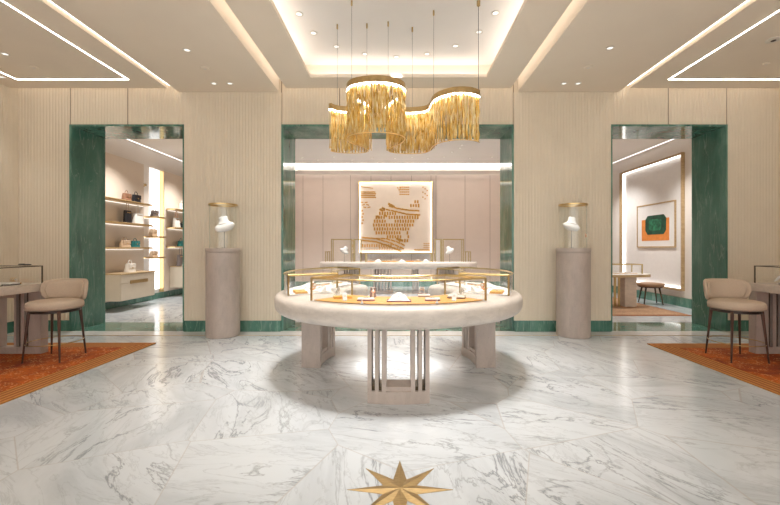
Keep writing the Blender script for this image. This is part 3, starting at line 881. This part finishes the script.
tray(at(-4.84, 4.50), .1, .16, .10, 'orange tray at the back left of the left table case', g, 'orange', 'orange', ring=False, h=.03)
bracelet_stand(at(-4.60, 4.60), 0, 'gold bracelets on a pale bar at the far end of the left table case', g, 'gold', 'tan', .13)
g = 'jewellery displays in the right table case'
tray(at(4.60, 4.46), 0, .26, .14, 'white tray at the far end of the right table case', g, 'white', 'black', ring=False)
tray(at(4.58, 4.24), 0, .30, .14, 'second white tray with dark edge in the right table case', g, 'white', 'black')
tray(at(4.56, 4.02), 0, .30, .12, 'third white tray with dark edge in the right table case', g, 'white', 'black')
t = thing('feather_brooch', 'white feather shaped brooch leaning at the far end of the right table case', 'brooch', (4.56, 4.60, zc), 0)
bm = BM(); rows = []
for k in range(10):
    v = k / 9; w = .022 * sin(pi * min(1, v * .95 + .05)) + .002; x = -.07 + .14 * v; z_ = .03 + .055 * v + .02 * sin(v * 3)
    rows.append([(x, -.004, z_ - w), (x, .004, z_ - w * .3), (x, .004, z_ + w), (x, -.004, z_ + w * .3)])
loft(bm, rows); obj('feather', bm, M['white'], t, True)
bm = BM(); lathe(bm, [(.025, 0), (.025, .006), (.004, .01), (.003, .05)], 14); obj('stand', bm, M['offwhite'], t, True, auto=40)
# black pen-like handle resting on the left case
t = thing('black_pen', 'black pen lying on top of the left glass case', 'pen', (-4.58, 4.716, 1.088), R(4))
bm = BM()
for v in lathe(bm, [(.002, -.075), (.007, -.065), (.008, .04), (.006, .075)], 10).verts: v.co = Vector((v.co.z, v.co.y, v.co.x + .009))
obj('barrel', bm, M['black'], t, True, auto=50)
bm = BM(); box(bm, -.06, .0, -.003, .003, .017, .021); obj('clip', bm, M['black'], t)

# ------------------------------------------------------------------ rooms beyond the doorways
YR = 13.0
bm = BM()
# side rooms' ceilings and the central rear ceiling with a long cove
box(bm, -6.5, -3.64, YP, 15, CEIL, CEIL + .15)
box(bm, -3.64, 3.64, YP, 11.15, CEIL, CEIL + .15)
box(bm, -3.64, 3.64, 12.15, 12.85, CEIL, CEIL + .15)
box(bm, -3.64, 3.64, 11.15, 12.15, CEIL + .28, CEIL + .36)
box(bm, -3.64, 3.64, 12.85, 13.1, CEIL + .10, CEIL + .15)
box(bm, -3.64, 3.64, 12.15, 12.19, CEIL + .15, CEIL + .30); box(bm, -3.64, 3.64, 11.11, 11.15, CEIL + .15, CEIL + .30)
box(bm, 3.64, 6.6, YP, 15, CEIL, CEIL + .15)
struct('ceiling', bm, M['cream'])
# walls
bm = BM(); box(bm, -3.68, 3.68, YR, YR + .1, 0, 4.1); wr = struct('wall_rear', bm, M['wall_rear'])
bm = BM()
for px in (323, 350.5, 371, 391, 411.5, 431, 436, 465, 303, 490):
    x = (px - CX) * YR / F; box(bm, x - .006, x + .006, YR - .004, YR + .001, .17, CEIL)
obj('panel_joint', bm, M['seam'], wr)
bm = BM(); box(bm, -3.6, 3.6, YR - .02, YR + .001, 0.002, .17); struct('baseboard_rear', bm, M['green'])
for nm, a, b, y0, y1 in (('wall_inner_left', -3.68, -3.6, YP + .02, YR), ('wall_inner_right', 3.6, 3.68, YP + .02, YR)):
    bm = BM(); box(bm, a, b, y0, y1, 0, CEIL + .3); struct(nm, bm, M['wall_rear'])
bm = BM(); box(bm, -6.35, -6.2, YP + .02, 14, 0, CEIL); box(bm, -6.2, -3.68, 13.0, 13.1, 0, CEIL)
struct('wall_shop_left', bm, M['cream'])
bm = BM(); box(bm, 6.3, 6.45, YP + .02, 14, 0, CEIL); box(bm, 3.68, 6.3, 13.4, 13.5, 0, CEIL)
struct('wall_shop_right', bm, M['cream'])
bm = BM(); box(bm, -6.2, -6.17, YP + .02, 13, .002, .15); struct('baseboard_shop_left', bm, M['green'])
bm = BM(); box(bm, 6.27, 6.3, YP + .02, 13.3, .002, .20); struct('baseboard_shop_right', bm, M['green'])
led('bright light strip in the long ceiling cove of the rear room', -3.5, 3.5, 11.20, 11.24, CEIL + .16, CEIL + .19, 'led_cool', 'light strips of the rear room')
led('second bright light strip in the long ceiling cove of the rear room', -3.5, 3.5, 12.06, 12.10, CEIL + .16, CEIL + .19, 'led_cool', 'light strips of the rear room')
led('light strip washing the rear wall from the ceiling slot', -3.5, 3.5, 12.87, 12.89, CEIL + .06, CEIL + .08, 'led_soft', 'light strips of the rear room')
led('white ceiling light line along the shelf wall of the left shop', -6.10, -6.08, 6.9, 12.9, CEIL - .012, CEIL + .0, 'led_side', 'ceiling light lines of the side shops')
led('white ceiling light line along the picture wall of the right shop', 6.16, 6.18, 6.9, 13.2, CEIL - .012, CEIL + .0, 'led_side', 'ceiling light lines of the side shops')

# small downlights in the rear room ceiling
for i, (px, py) in enumerate([(302, 158), (318, 160), (334, 157), (352, 160), (372, 158), (395, 158.5), (412, 157.5), (428, 158), (444, 157), (452, 152), (460, 148), (462, 145), (470, 158), (492, 157)]):
    p = atz(px, py, CEIL - .005)
    downlight(p, 'tiny downlight in the rear room ceiling, number %s from the left of the row' % ['one', 'two', 'three', 'four', 'five', 'six', 'seven', 'eight', 'nine', 'ten', 'eleven', 'twelve', 'thirteen', 'fourteen'][i], 'small downlights of the rear room ceiling', 95 if i % 3 == 0 else None, 110)

# ------------------------------------------------------------------ lit golden relief on the rear wall
def art():
    W2, zb, zt_ = 1.21, 1.15, 3.49
    xc = (395.6 - CX) * 12.9 / F
    t = thing('wall_relief', 'square white wall relief with gold tile pattern, lit round its edge, on the rear wall', 'wall art', (xc, YR, 0))
    bm = BM(); box(bm, -W2, W2, -.02, -.002, zb, zt_); obj('backing', bm, M['wall_plain'], t)
    bm = BM(); w = .035
    box(bm, -W2 - w, -W2, -.16, -.002, zb - w, zt_ + w); box(bm, W2, W2 + w, -.16, -.002, zb - w, zt_ + w)
    box(bm, -W2, W2, -.16, -.002, zb - w, zb); box(bm, -W2, W2, -.16, -.002, zt_, zt_ + w)
    fr = obj('frame', bm, M['gold'], t)
    bm = BM(); s_ = .007
    box(bm, -W2 + .001, -W2 + s_, -.10, -.03, zb + s_, zt_ - s_); box(bm, W2 - s_, W2 - .001, -.10, -.03, zb + s_, zt_ - s_)
    box(bm, -W2 + s_, W2 - s_, -.10, -.03, zb + .001, zb + s_); box(bm, -W2 + s_, W2 - s_, -.10, -.03, zt_ - s_, zt_ - .001)
    obj('edge_light', bm, M['led_art'], t)
    bm = BM(); rnd = random.Random(3)
    # u right 0..1, v down 0..1 : regions of small gold tiles
    def put(u, v, w, h, a=0):
        x = -W2 + u * 2 * W2; z_ = zt_ - v * (zt_ - zb); Mx = Matrix.Translation((x, -.03, z_)) @ Matrix.Rotation(a, 4, 'Y')
        box(bm, -w * .66, w * .66, -.012, .0, -h * .58, h * .58, M=Mx)
    def inside(poly, u, v):
        c = False; j = len(poly) - 1
        for i in range(len(poly)):
            if (poly[i][1] > v) != (poly[j][1] > v) and u < (poly[j][0] - poly[i][0]) * (v - poly[i][1]) / (poly[j][1] - poly[i][1]) + poly[i][0]: c = not c
            j = i
        return c
    body = [(.19, .70), (.20, .52), (.27, .42), (.38, .33), (.50, .40), (.62, .38), (.72, .30), (.80, .24), (.84, .32), (.83, .48), (.76, .56), (.68, .72), (.67, .86), (.64, .97), (.56, .92), (.40, .84), (.25, .80)]
    holes = [[(.33, .46), (.47, .52), (.46, .60), (.36, .56)], [(.56, .70), (.66, .72), (.66, .80), (.58, .80)]]
    lines = [[(.36, .38), (.50, .41), (.66, .45), (.84, .46)], [(.40, .33), (.54, .37), (.70, .395), (.83, .40)],
             [(.03, .785), (.22, .80), (.42, .86), (.62, .95)], [(.03, .825), (.22, .845), (.40, .905), (.58, .985)], [(.22, .80), (.36, .80), (.5, .84), (.63, .90)]]
    def near(u, v):
        for ln in lines:
            for (a0, b0), (a1, b1) in zip(ln, ln[1:]):
                if a0 - .01 <= u <= a1 + .01 and abs(v - (b0 + (b1 - b0) * (u - a0) / (a1 - a0))) < .028: return True
        return False
    v = .27; r_ = 0
    while v < .90:
        u = .16 + .012 * (r_ % 2)
        while u < .86:
            if inside(body, u, v) and not near(u, v) and not any(inside(q, u, v) for q in holes): put(u, v, .040, .075 + .03 * rnd.random(), R(rnd.uniform(-5, 5)))
            u += .036
        v += .056; r_ += 1
    for ln in lines:
        for (a0, b0), (a1, b1) in zip(ln, ln[1:]):
            k = max(2, round((a1 - a0) / .06))
            for i in range(k):
                f = (i + .5) / k; put(a0 + (a1 - a0) * f, b0 + (b1 - b0) * f, .12, .042, atan2((b1 - b0), (a1 - a0)) + R(4))
    for u, v in ((.42, .31), (.46, .33), (.33, .37), (.30, .39), (.53, .81), (.57, .82), (.36, .47), (.26, .49)): put(u, v, .10, .06, R(30))
    for k in range(13): put(.04 + .033 * k, .90 + .004 * (k % 2), .035, .085)
    for k in range(16):
        put(.03 + .035 * k, .955, .03, .02)
    for k in range(9): put(.28 + .035 * k, .935, .03, .04)
    for k in range(6):
        for q in range(4): put(.03 + .034 * k + .01 * (q % 2), .13 + .026 * q, .07, .028, R(5 * (k % 2)))
    for k in range(4): put(.04 + .04 * k, .055 + .006 * k, .10, .022, R(8))
    for k in range(6): put(.03 + .02 * k, .28 + .035 * (k % 3), .08, .028, R((-1) ** k * 14))
    for k in range(5): put(.035 + .012 * (k % 2), .40 + .045 * k, .035, .05, R(10))
    for k in range(5):
        for q in range(4): put(.565 + .028 * k, .06 + .035 * q, .045, .028)
    for k in range(3): put(.53 + .018 * k, .07 + .03 * (k % 2), .04, .03, R(40))
    for k in range(8): put(.88 + .030 * (k % 3), .06 + .03 * k * .8, .03, .035, R(20 * (k % 2)))
    for k in range(3):
        for q in range(3): put(.90 + .03 * k, .87 + .03 * q, .045, .02)
    for k in range(12): put(.77 + .018 * k, .96 + .008 * (k % 2), .05, .03, R(-10 + 5 * (k % 3)))
    obj('gold_tiles', bm, M['gold_tile'], t)
M['gold_tile'] = plain('satin_gold_tile', (.66, .36, .09), .5, .3)
art()

# ------------------------------------------------------------------ rear counter
def counter():
    x0, x1 = (320 - CX) * 11.3 / F, (477 - CX) * 11.3 / F
    xc = (x0 + x1) / 2; hx = (x1 - x0) / 2; yc = 11.3
    t = thing('rear_counter', 'long pale stone counter with rounded ends and slotted legs in the rear room', 'display table', (xc, yc, 0))
    bm = BM(); rows = []; n = 20; r_ = .55
    out = []
    for i in range(n + 1):
        a = -pi / 2 + pi * i / n; out.append((hx - r_ + r_ * cos(a), r_ * sin(a)))
    for i in range(n + 1):
        a = pi / 2 + pi * i / n; out.append((-hx + r_ + r_ * cos(a), r_ * sin(a)))
    for z_, k in ((.70, .90), (.715, .96), (.75, .995), (.80, 1), (.86, .99), (.89, .975), (.90, .95)):
        rows.append([(x - (1 - k) * r_ * (1 if x > 0 else -1) * 1.0, y * k, z_) for x, y in out])
    loft(bm, rows); obj('countertop', bm, M['stone_top'], t, True, auto=50)
    for px in (383, 416.5, 350, 449):
        x = (px - CX) * 10.95 / F - xc; w = .28 if px < 400 else .10
        if px in (350, 449): w = .22
        bm = BM(); k = 6 if w > .15 else 3
        for i in range(k): 
            a = x - w + 2 * w * i / k; box(bm, a + .004, a + 2 * w / k * .55, -.32, .28, .08, .71)
        box(bm, x - w, x + w, -.33, .29, .001, .08); obj('leg', bm, M['stone_leg'], t)
    return xc, yc
xc2, yc2 = counter()
def rect_case(pxa, pxb, y, d, z1, label, zb=.902, thick=None, lining=None):
    xa, xb = (pxa - CX) * y / F, (pxb - CX) * y / F; hx = (xb - xa) / 2
    c = thing('glass_display_case', label, 'display case', ((xa + xb) / 2, y, zb), group='gold framed glass cases on the rear counter')
    h = z1 - zb; bm = BM()
    box(bm, -hx + .008, hx - .008, .008, d - .008, h - .008, h - .003)
    box(bm, -hx + .002, hx - .002, .001, .006, .001, h - .01); box(bm, -hx + .002, hx - .002, d - .006, d - .001, .001, h - .01)
    box(bm, -hx + .002, -hx + .006, .008, d - .008, .001, h - .01); box(bm, hx - .006, hx - .002, .008, d - .008, .001, h - .01)
    obj('glass_panels', bm, M['glass'], c)
    bm = BM(); w = thick or min(.022, hx * .3)
    for x in (-hx, hx - w):
        for yy in (0, d - w): box(bm, x, x + w, yy, yy + w, .001, h)
        box(bm, x, x + w, w, d - w, h - w, h)
    for yy in (0, d - w): box(bm, -hx + w, hx - w, yy, yy + w, h - w, h)
    obj('frame', bm, M['case_gold'], c)
    if lining:
        bm = BM(); box(bm, -hx + .03, hx - .03, .03, d - .03, .001, .0018); obj('lining', bm, M[lining], c)
        bm = BM(); box(bm, -hx + w, hx - w, w + .001, w + .012, h - .028, h - .010); obj('light_bar', bm, M['led_side'], c)
    return (xa + xb) / 2
rect_case(365, 433, 10.86, .5, 1.165, 'long low gold framed glass case at the middle of the rear counter', thick=.03, lining='tan')
rect_case(331, 352, 11.05, .35, 1.56, 'tall gold framed glass case holding a bust on the left of the rear counter')
rect_case(353.5, 361, 11.15, .3, 1.56, 'narrow tall gold framed glass case on the left of the rear counter')
rect_case(325, 330, 11.1, .35, 1.20, 'small low glass case at the left end of the rear counter')
rect_case(443, 464, 11.05, .35, 1.56, 'tall gold framed glass case holding a bust on the right of the rear counter')
rect_case(435, 442, 11.15, .3, 1.56, 'narrow tall gold framed glass case on the right of the rear counter')
rect_case(465.2, 471, 11.1, .35, 1.20, 'small low glass case at the right end of the rear counter')
bust((( 344 - CX) * 11.15 / F, 11.225, .904), R(20), 'white necklace bust in the tall case on the left of the rear counter', 'white busts on the rear counter', 1.0, .26, tilt=30)
bust((( 450 - CX) * 11.15 / F, 11.225, .904), R(-20), 'white necklace bust in the tall case on the right of the rear counter', 'white busts on the rear counter', 1.0, .26, tilt=-30)
gg = 'small displays in the long case of the rear counter'
nm = ['first', 'second', 'third', 'fourth', 'fifth', 'sixth', 'seventh', 'eighth']
for i, px in enumerate((370, 378, 386, 394, 402, 410, 418, 426)):
    p = ((px - CX) * 11.1 / F, 11.1 + .05 * (i % 2), .904)
    if i % 3 == 0: bracelet_stand(p, 0, 'tiny rose gold bracelet bar, %s display from the left in the long rear case' % nm[i], gg, w=.15)
    elif i % 3 == 1: pad(p, 0, .20, .22, 'tiny white necklace pad, %s display from the left in the long rear case' % nm[i], gg, 'offwhite')
    else: tray(p, 0, .22, .22, 'tiny coloured tray, %s display from the left in the long rear case' % nm[i], gg, 'orange' if i % 2 else 'tray_gold', 'tan')

# ------------------------------------------------------------------ left shop: shelves, cabinets, bags
XW = -6.2
def panel(y0, y1, label, edge=True, name='wall_panel'):
    t = thing(name, label, 'wall panel', (XW, (y0 + y1) / 2, 0))
    hy = (y1 - y0) / 2
    bm = BM(); box(bm, .002, .10, -hy, hy, .17, 3.3); obj('board', bm, M['wall_plain'], t)
    if edge:
        bm = BM(); box(bm, .0, .11, -hy - .02, -hy - .001, .17, 3.3); obj('gold_edge', bm, M['gold'], t)
    return t
panel(7.2, 9.22, 'tall beige wall panel behind the long shelves of the left shop', False)
panel(10.0, 12.6, 'tall beige wall panel with gold edge beyond the light gap of the left shop')
bm = BM(); box(bm, -6.198, -6.18, 9.58, 9.96, .25, 3.3)
tag(obj('light_strip', bm, M['led_side']), 'vertical glowing light strip between the two wall panels of the left shop', 'light strip')
bm = BM(); box(bm, -6.198, -6.13, 9.235, 9.25, .25, 3.3)
tag(obj('light_strip', bm, M['led_side']), 'thin vertical light strip at the edge of the shelf panel in the left shop', 'light strip')
def shelf(y0, y1, xf, z_, label, xw=-6.095):
    t = thing('wall_shelf', label, 'shelf', (xw, (y0 + y1) / 2, z_), group='gold edged shelves of the left shop')
    d = xf - xw; hy = (y1 - y0) / 2
    pts = [(0, -hy), (d * .8, -hy), (d, -hy + .15), (d, hy - .15), (d * .8, hy), (0, hy)]
    bm = BM(); prism(bm, pts, -.04, -.012); obj('gold_tray', bm, M['gold'], t)
    bm = BM(); prism(bm, [(x * .985, y * .985) for x, y in pts], -.012, 0); obj('board', bm, M['oak'], t)
    bm = BM(); box(bm, .01, .03, -hy + .05, hy - .05, -.052, -.041)
    obj('under_light', bm, M['led_faint'], t)
    return t
for z_, nm_ in ((2.33, 'top'), (1.85, 'middle'), (1.32, 'bottom')): shelf(7.6, 9.2, -5.82, z_, 'long gold edged shelf on the near panel of the left shop, %s of three' % nm_)
for z_, nm_ in ((2.07, 'top'), (1.59, 'middle'), (1.085, 'bottom')): shelf(9.27, 9.78, -5.84, z_, 'short gold edged shelf across the light gap of the left shop, %s of three' % nm_, -6.17)
for z_, nm_ in ((2.34, 'top'), (1.85, 'middle'), (1.345, 'bottom')): shelf(10.1, 11.6, -5.80, z_, 'gold edged shelf on the far panel of the left shop, %s of three' % nm_)
def cabinet(y0, y1, xf, z0, z1, label):
    t = thing('wall_cabinet', label, 'cabinet', (-6.09, (y0 + y1) / 2, z0), group='ivory drawer cabinets of the left shop')
    d = xf + 6.09; hy = (y1 - y0) / 2; h = z1 - z0
    bm = BM(); box(bm, 0, d - .02, -hy, hy, 0, h - .03); obj('body', bm, M['cabinet'], t)
    bm = BM(); box(bm, 0, d + .01, -hy - .01, hy + .01, h - .028, h); bev(bm, .004, 1); obj('top', bm, M['oak'], t)
    for a, b in ((.01, h * .62), (h * .64, h - .035)):
        bm = BM(); box(bm, d - .019, d, -hy + .006, hy - .006, a, b); bev(bm, .003, 1); dr = obj('drawer', bm, M['cabinet'], t)
        if a > .1: bm = BM(); box(bm, d + .001, d + .012, -.28, .28, a - .025, a + .045); obj('handle', bm, M['gold_dark'], dr)
    return t
cabinet(7.77, 8.85, -5.6, .22, .78, 'ivory floating drawer cabinet with brass handle under the long shelves')
cabinet(10.25, 11.9, -5.66, .25, .82, 'ivory floating drawer cabinet under the far shelves of the left shop')
def bag(px, z_, x, w, h, d, mat, label, style=0, hmat=None, rz=90):
    y = x * F / (px - CX)
    t = thing('handbag', label, 'handbag', (x, y, z_ + .001), R(rz), 'handbags on the left shop shelves')
    bm = BM(); rows = []
    for k in range(7):
        v = k / 6; ww = w / 2 * (1 - (.16 if style != 1 else .02) * v); dd = d / 2 * (1 - .45 * v); zz = h * v
        rows.append([(ww * x_, dd * y_, zz) for x_, y_ in superell(1, 1, .45, 20)])
    loft(bm, rows); obj('body', bm, M[mat], t, True, auto=50)
    bm = BM(); r_ = w * .22; hh = h * (.45 if style == 0 else .75)
    tube(bm, [(r_ * cos(a), 0, h - .005 + hh * sin(a)) for a in [pi * i / 12 for i in range(13)]], .007, 6); obj('handle', bm, M[hmat or mat], t, True)
    if style != 1:
        bm = BM(); box(bm, -w * .40, w * .40, -d / 2 * .92, -d / 2 * .60, h * .45, h * .99); bev(bm, .004, 1); fl = obj('flap', bm, M[mat], t)
        bm = BM(); box(bm, -.014, .014, -d / 2 * 1.02, -d / 2 * .93, h * .42, h * .58); obj('clasp', bm, M['gold'], fl)
    else:
        bm = BM(); box(bm, -w * .3, w * .3, -d * .36, -d * .30, h * .8, h * .86); obj('trim', bm, M['gold'], t)
    return t
bag(126.5, 2.33, -5.95, .22, .16, .12, 'leather_brown', 'brown and beige handbag on the top long shelf of the left shop')
bag(136, 2.33, -5.95, .24, .17, .12, 'leather_black', 'black handbag with top handle on the top long shelf of the left shop')
bag(127.5, 1.85, -5.95, .19, .27, .11, 'leather_black', 'tall black tote with pale handle on the middle long shelf', 1, 'leather_beige')
bag(138, 1.85, -5.95, .28, .24, .13, 'leather_white', 'white tote on the middle long shelf beside the black tote', 1)
bag(125, 1.32, -5.95, .28, .15, .12, 'leather_beige', 'beige shoulder bag on the bottom long shelf')
bag(135, 1.32, -5.95, .24, .14, .12, 'leather_teal', 'teal handbag on the bottom long shelf')
bag(130, .78, -5.82, .26, .18, .13, 'leather_white', 'white handbag with round handle on the near cabinet')
bag(154.5, 2.07, -6.0, .24, .15, .12, 'leather_taupe', 'taupe handbag on the top short shelf of the light gap')
bag(153, 1.59, -6.0, .24, .17, .12, 'leather_beige', 'beige handbag on the middle short shelf of the light gap')
bag(153.5, 1.085, -6.0, .24, .14, .12, 'leather_beige', 'small beige handbag on the bottom short shelf of the light gap')
bag(182, 2.34, -5.95, .24, .18, .12, 'leather_white', 'white handbag on the top shelf of the far panel')
bag(176.5, 1.85, -5.95, .24, .25, .12, 'leather_white', 'cream tall handbag on the middle shelf of the far panel', 1, 'rosegold')
bag(182, 1.85, -5.95, .16, .12, .10, 'leather_black', 'small black handbag at the portal edge on the middle far shelf')
bag(181, 1.345, -5.95, .26, .15, .12, 'leather_teal', 'teal handbag on the bottom shelf of the far panel')
bag(180.5, .82, -5.85, .24, .30, .12, 'leather_taupe', 'dark taupe tote on the far cabinet of the left shop', 1)
t = thing('wall_ornament', 'small round brass knob high on the left shop wall beside the light gap', 'wall ornament', (XW + .001, 9.35, 2.83))
bm = BM(); lathe(bm, [(.045, 0), (.045, .012), (.02, .02), (.02, .05), (.032, .06), (.02, .075)], 18)
for v in bm.verts: v.co = Vector((v.co.z, v.co.x, v.co.y))
obj('knob', bm, M['gold_dark'], t, True, auto=40)
bm = BM(); lathe(bm, [(.05, -.004), (.05, -.0005)], 18)
for v in bm.verts: v.co = Vector((v.co.z + .005, v.co.x, v.co.y))
obj('plate', bm, M['gold'], t)
t = thing('stone_table', 'taupe stone table end at the right edge of the left doorway', 'display table', (-4.55, 8.7, 0))
bm = BM(); box(bm, -.35, .05, 0, 1.2, .83, .92); bev(bm, .006, 1); obj('tabletop', bm, M['stone_pale'], t)
bm = BM(); box(bm, -.33, -.13, .02, .12, .001, .83); box(bm, -.33, -.13, 1.05, 1.15, .001, .83); box(bm, -.10, -.06, .02, .12, .001, .83); obj('leg', bm, M['stone_leg'], t)

# ------------------------------------------------------------------ right shop: lit niche, picture, table, stool
XR = 6.3
t = thing('wall_niche', 'tall pale wood framed wall panel with glowing white edge in the right shop', 'wall panel', (XR, 0, 0))
y0, y1, z0, z1 = 8.50, 10.72, .40, 3.36
bm = BM(); box(bm, -.02, -.001, y0, y1, z0, z1); obj('backing', bm, M['white'], t)
bm = BM(); w = .05
box(bm, -.07, -.001, y0 - w * .6, y0, z0 - w, z1 + w); box(bm, -.07, -.001, y1, y1 + .14, z0 - w, z1 + w)
box(bm, -.07, -.001, y0, y1, z0 - w, z0); box(bm, -.07, -.001, y0, y1, z1, z1 + w); obj('frame', bm, M['oak'], t)
bm = BM(); e = .02
box(bm, -.065, -.03, y1 - e * 2.2, y1 - .001, z0 + e, z1 - e)
box(bm, -.065, -.03, y0 + e, y1 - e, z1 - e, z1 - .001); box(bm, -.065, -.03, y0 + e, y1 - e, z0 + .001, z0 + e); obj('edge_light', bm, M['led_art'], t)
t = thing('framed_picture', 'framed picture of a green gem shape on orange hung in the glowing panel', 'picture', (XR - .021, 9.40, 1.85))
bm = BM(); W2, H2, w = .70, .54, .03
for q in ((-W2, -W2 + w, -H2, H2), (W2 - w, W2, -H2, H2), (-W2 + w, W2 - w, -H2, -H2 + w), (-W2 + w, W2 - w, H2 - w, H2)): box(bm, -.03, -.001, *q)
obj('frame', bm, M['oak'], t)
bm = BM(); box(bm, -.02, -.002, -W2 + w, W2 - w, -H2 + w, H2 - w); pr = obj('print', bm, M['white'], t)
bm = BM(); box(bm, -.024, -.021, -.50, .50, -.37, .16); obj('orange_field', bm, M['orange'], pr)
bm = BM(); pts = [(-.40, -.13), (-.32, -.22), (.26, -.22), (.35, -.12), (.35, .16), (.26, .25), (-.32, .25), (-.41, .16)]
Mx = Matrix(((0, 0, -1, -.0255), (1, 0, 0, 0), (0, 1, 0, 0), (0, 0, 0, 1)))
prism(bm, pts, 0, .002, M=Mx); obj('green_shape', bm, M['gem'] if 'gem' in M else M['leather_teal'], pr)
bm = BM(); prism(bm, [(x * .6, y * .6 + .006) for x, y in pts], .0022, .0036, M=Mx); obj('green_facet', bm, M['gem_light'], pr)
t = thing('oval_table', 'oval wooden edged table on a stone slab leg in the right shop', 'table', (4.72, 8.6, .010))
bm = BM(); pts = superell(.83, .45, .8, 40); prism(bm, pts, .665, .715); obj('tabletop', bm, M['oak'], t)
bm = BM(); pts = superell(.82, .44, .8, 40); prism(bm, pts, .716, .722); obj('leather_inlay', bm, M['offwhite'], t)
for x in (.23, -.6):
    bm = BM(); box(bm, x, x + .26, -.18, .05, .001, .663); bev(bm, .004, 1); obj('leg', bm, M['stone_pale'], t)
bm = BM(); box(bm, .05, .09, -.1, -.06, .001, .663); box(bm, .14, .17, -.1, -.06, .001, .663); obj('brass_rod', bm, M['gold_dark'], t)
rect_case(596, 643, 8.4, .4, .95, 'low glass case on the oval table of the right shop', .734)
for i, px in enumerate((616, 624, 633)):
    tray(((px - CX) * 8.6 / F, 8.6, .736), 0, .13, .12, 'small white tray in the case on the oval table, %s from the left' % ['first', 'second', 'third'][i], 'trays in the case of the right shop', 'white', 'tan')
t = thing('round_stool', 'low round stool with brown seat and dark splayed legs in the right shop', 'stool', ((650.5 - CX) * 8.95 / F, 8.95, .010))
bm = BM(); lathe(bm, [(.20, .40), (.262, .405), (.275, .43), (.275, .455), (.26, .475), (.18, .485)], 32); obj('seat', bm, M['leather_seat'] if 'leather_seat' in M else M['leather_brown'], t, True, auto=50)
bm = BM(); lathe(bm, [(.20, .375), (.24, .38), (.24, .40)], 24); obj('seat_frame', bm, M['walnut'], t)
for k in range(4):
    a = R(30 + 90 * k); c, s = cos(a), sin(a); bm = BM()
    tube(bm, [(.27 * c, .27 * s, .001), (.19 * c, .19 * s, .38)], .016, 8, rads=[.012, .02]); obj('leg', bm, M['bronze'], t, True)
rug(3.0, 5.62, 7.36, 11.2, 'flat tan rug with rust edge under the oval table of the right shop', .10, 'rug_tan', 'rug_b2', 'rug_tan', 3, 'flat_rug')

# ------------------------------------------------------------------ working light
for x, y, e in ((-5.2, 8.0, 45), (-5.2, 10.2, 45), (5.3, 8.0, 35), (5.3, 10.4, 35)):
    nm = {(-5.2, 8.0): 'near downlight in the left shop ceiling', (-5.2, 10.2): 'far downlight in the left shop ceiling', (5.3, 8.0): 'near downlight in the right shop ceiling', (5.3, 10.4): 'far downlight in the right shop ceiling'}[(x, y)]
    downlight((x, y, CEIL - .005), nm, 'side shop downlights', e * 2.8, 110)
# unseen hall downlights added for fill, above and behind the viewer
k = 0
for x in (-4.7, -2.6, 0, 2.6, 4.7):
    for y in (-.8, 1.2):
        pos = {-4.7: 'far left', -2.6: 'left', 0: 'centre', 2.6: 'right', 4.7: 'far right'}[x]
        downlight((x, y, (CEIL - .025 if abs(x) == 2.6 else CEIL - .005)), 'added unseen hall downlight %s, %s row nearer the viewer' % (pos, 'first' if y > 0 else 'second'), 'added hall downlights out of view', 12, 120)

w = bpy.data.worlds.new('world'); SC.world = w; w.use_nodes = True
w.node_tree.nodes['Background'].inputs[0].default_value = (1, .975, .95, 1); w.node_tree.nodes['Background'].inputs[1].default_value = .85  # even world light, added as soft fill through the added entrance
SC.view_settings.view_transform = 'Standard'; SC.view_settings.look = 'None'
SC.view_settings.gamma = 1; SC.view_settings.exposure = 1.25; SC.view_settings.use_curve_mapping = False
cy = SC.cycles
cy.use_denoising = True; cy.max_bounces = 12; cy.diffuse_bounces = 6; cy.glossy_bounces = 5; cy.transparent_max_bounces = 24; cy.transmission_bounces = 8
cy.sample_clamp_indirect = 6; cy.caustics_reflective = False; cy.caustics_refractive = False; cy.blur_glossy = 1.0
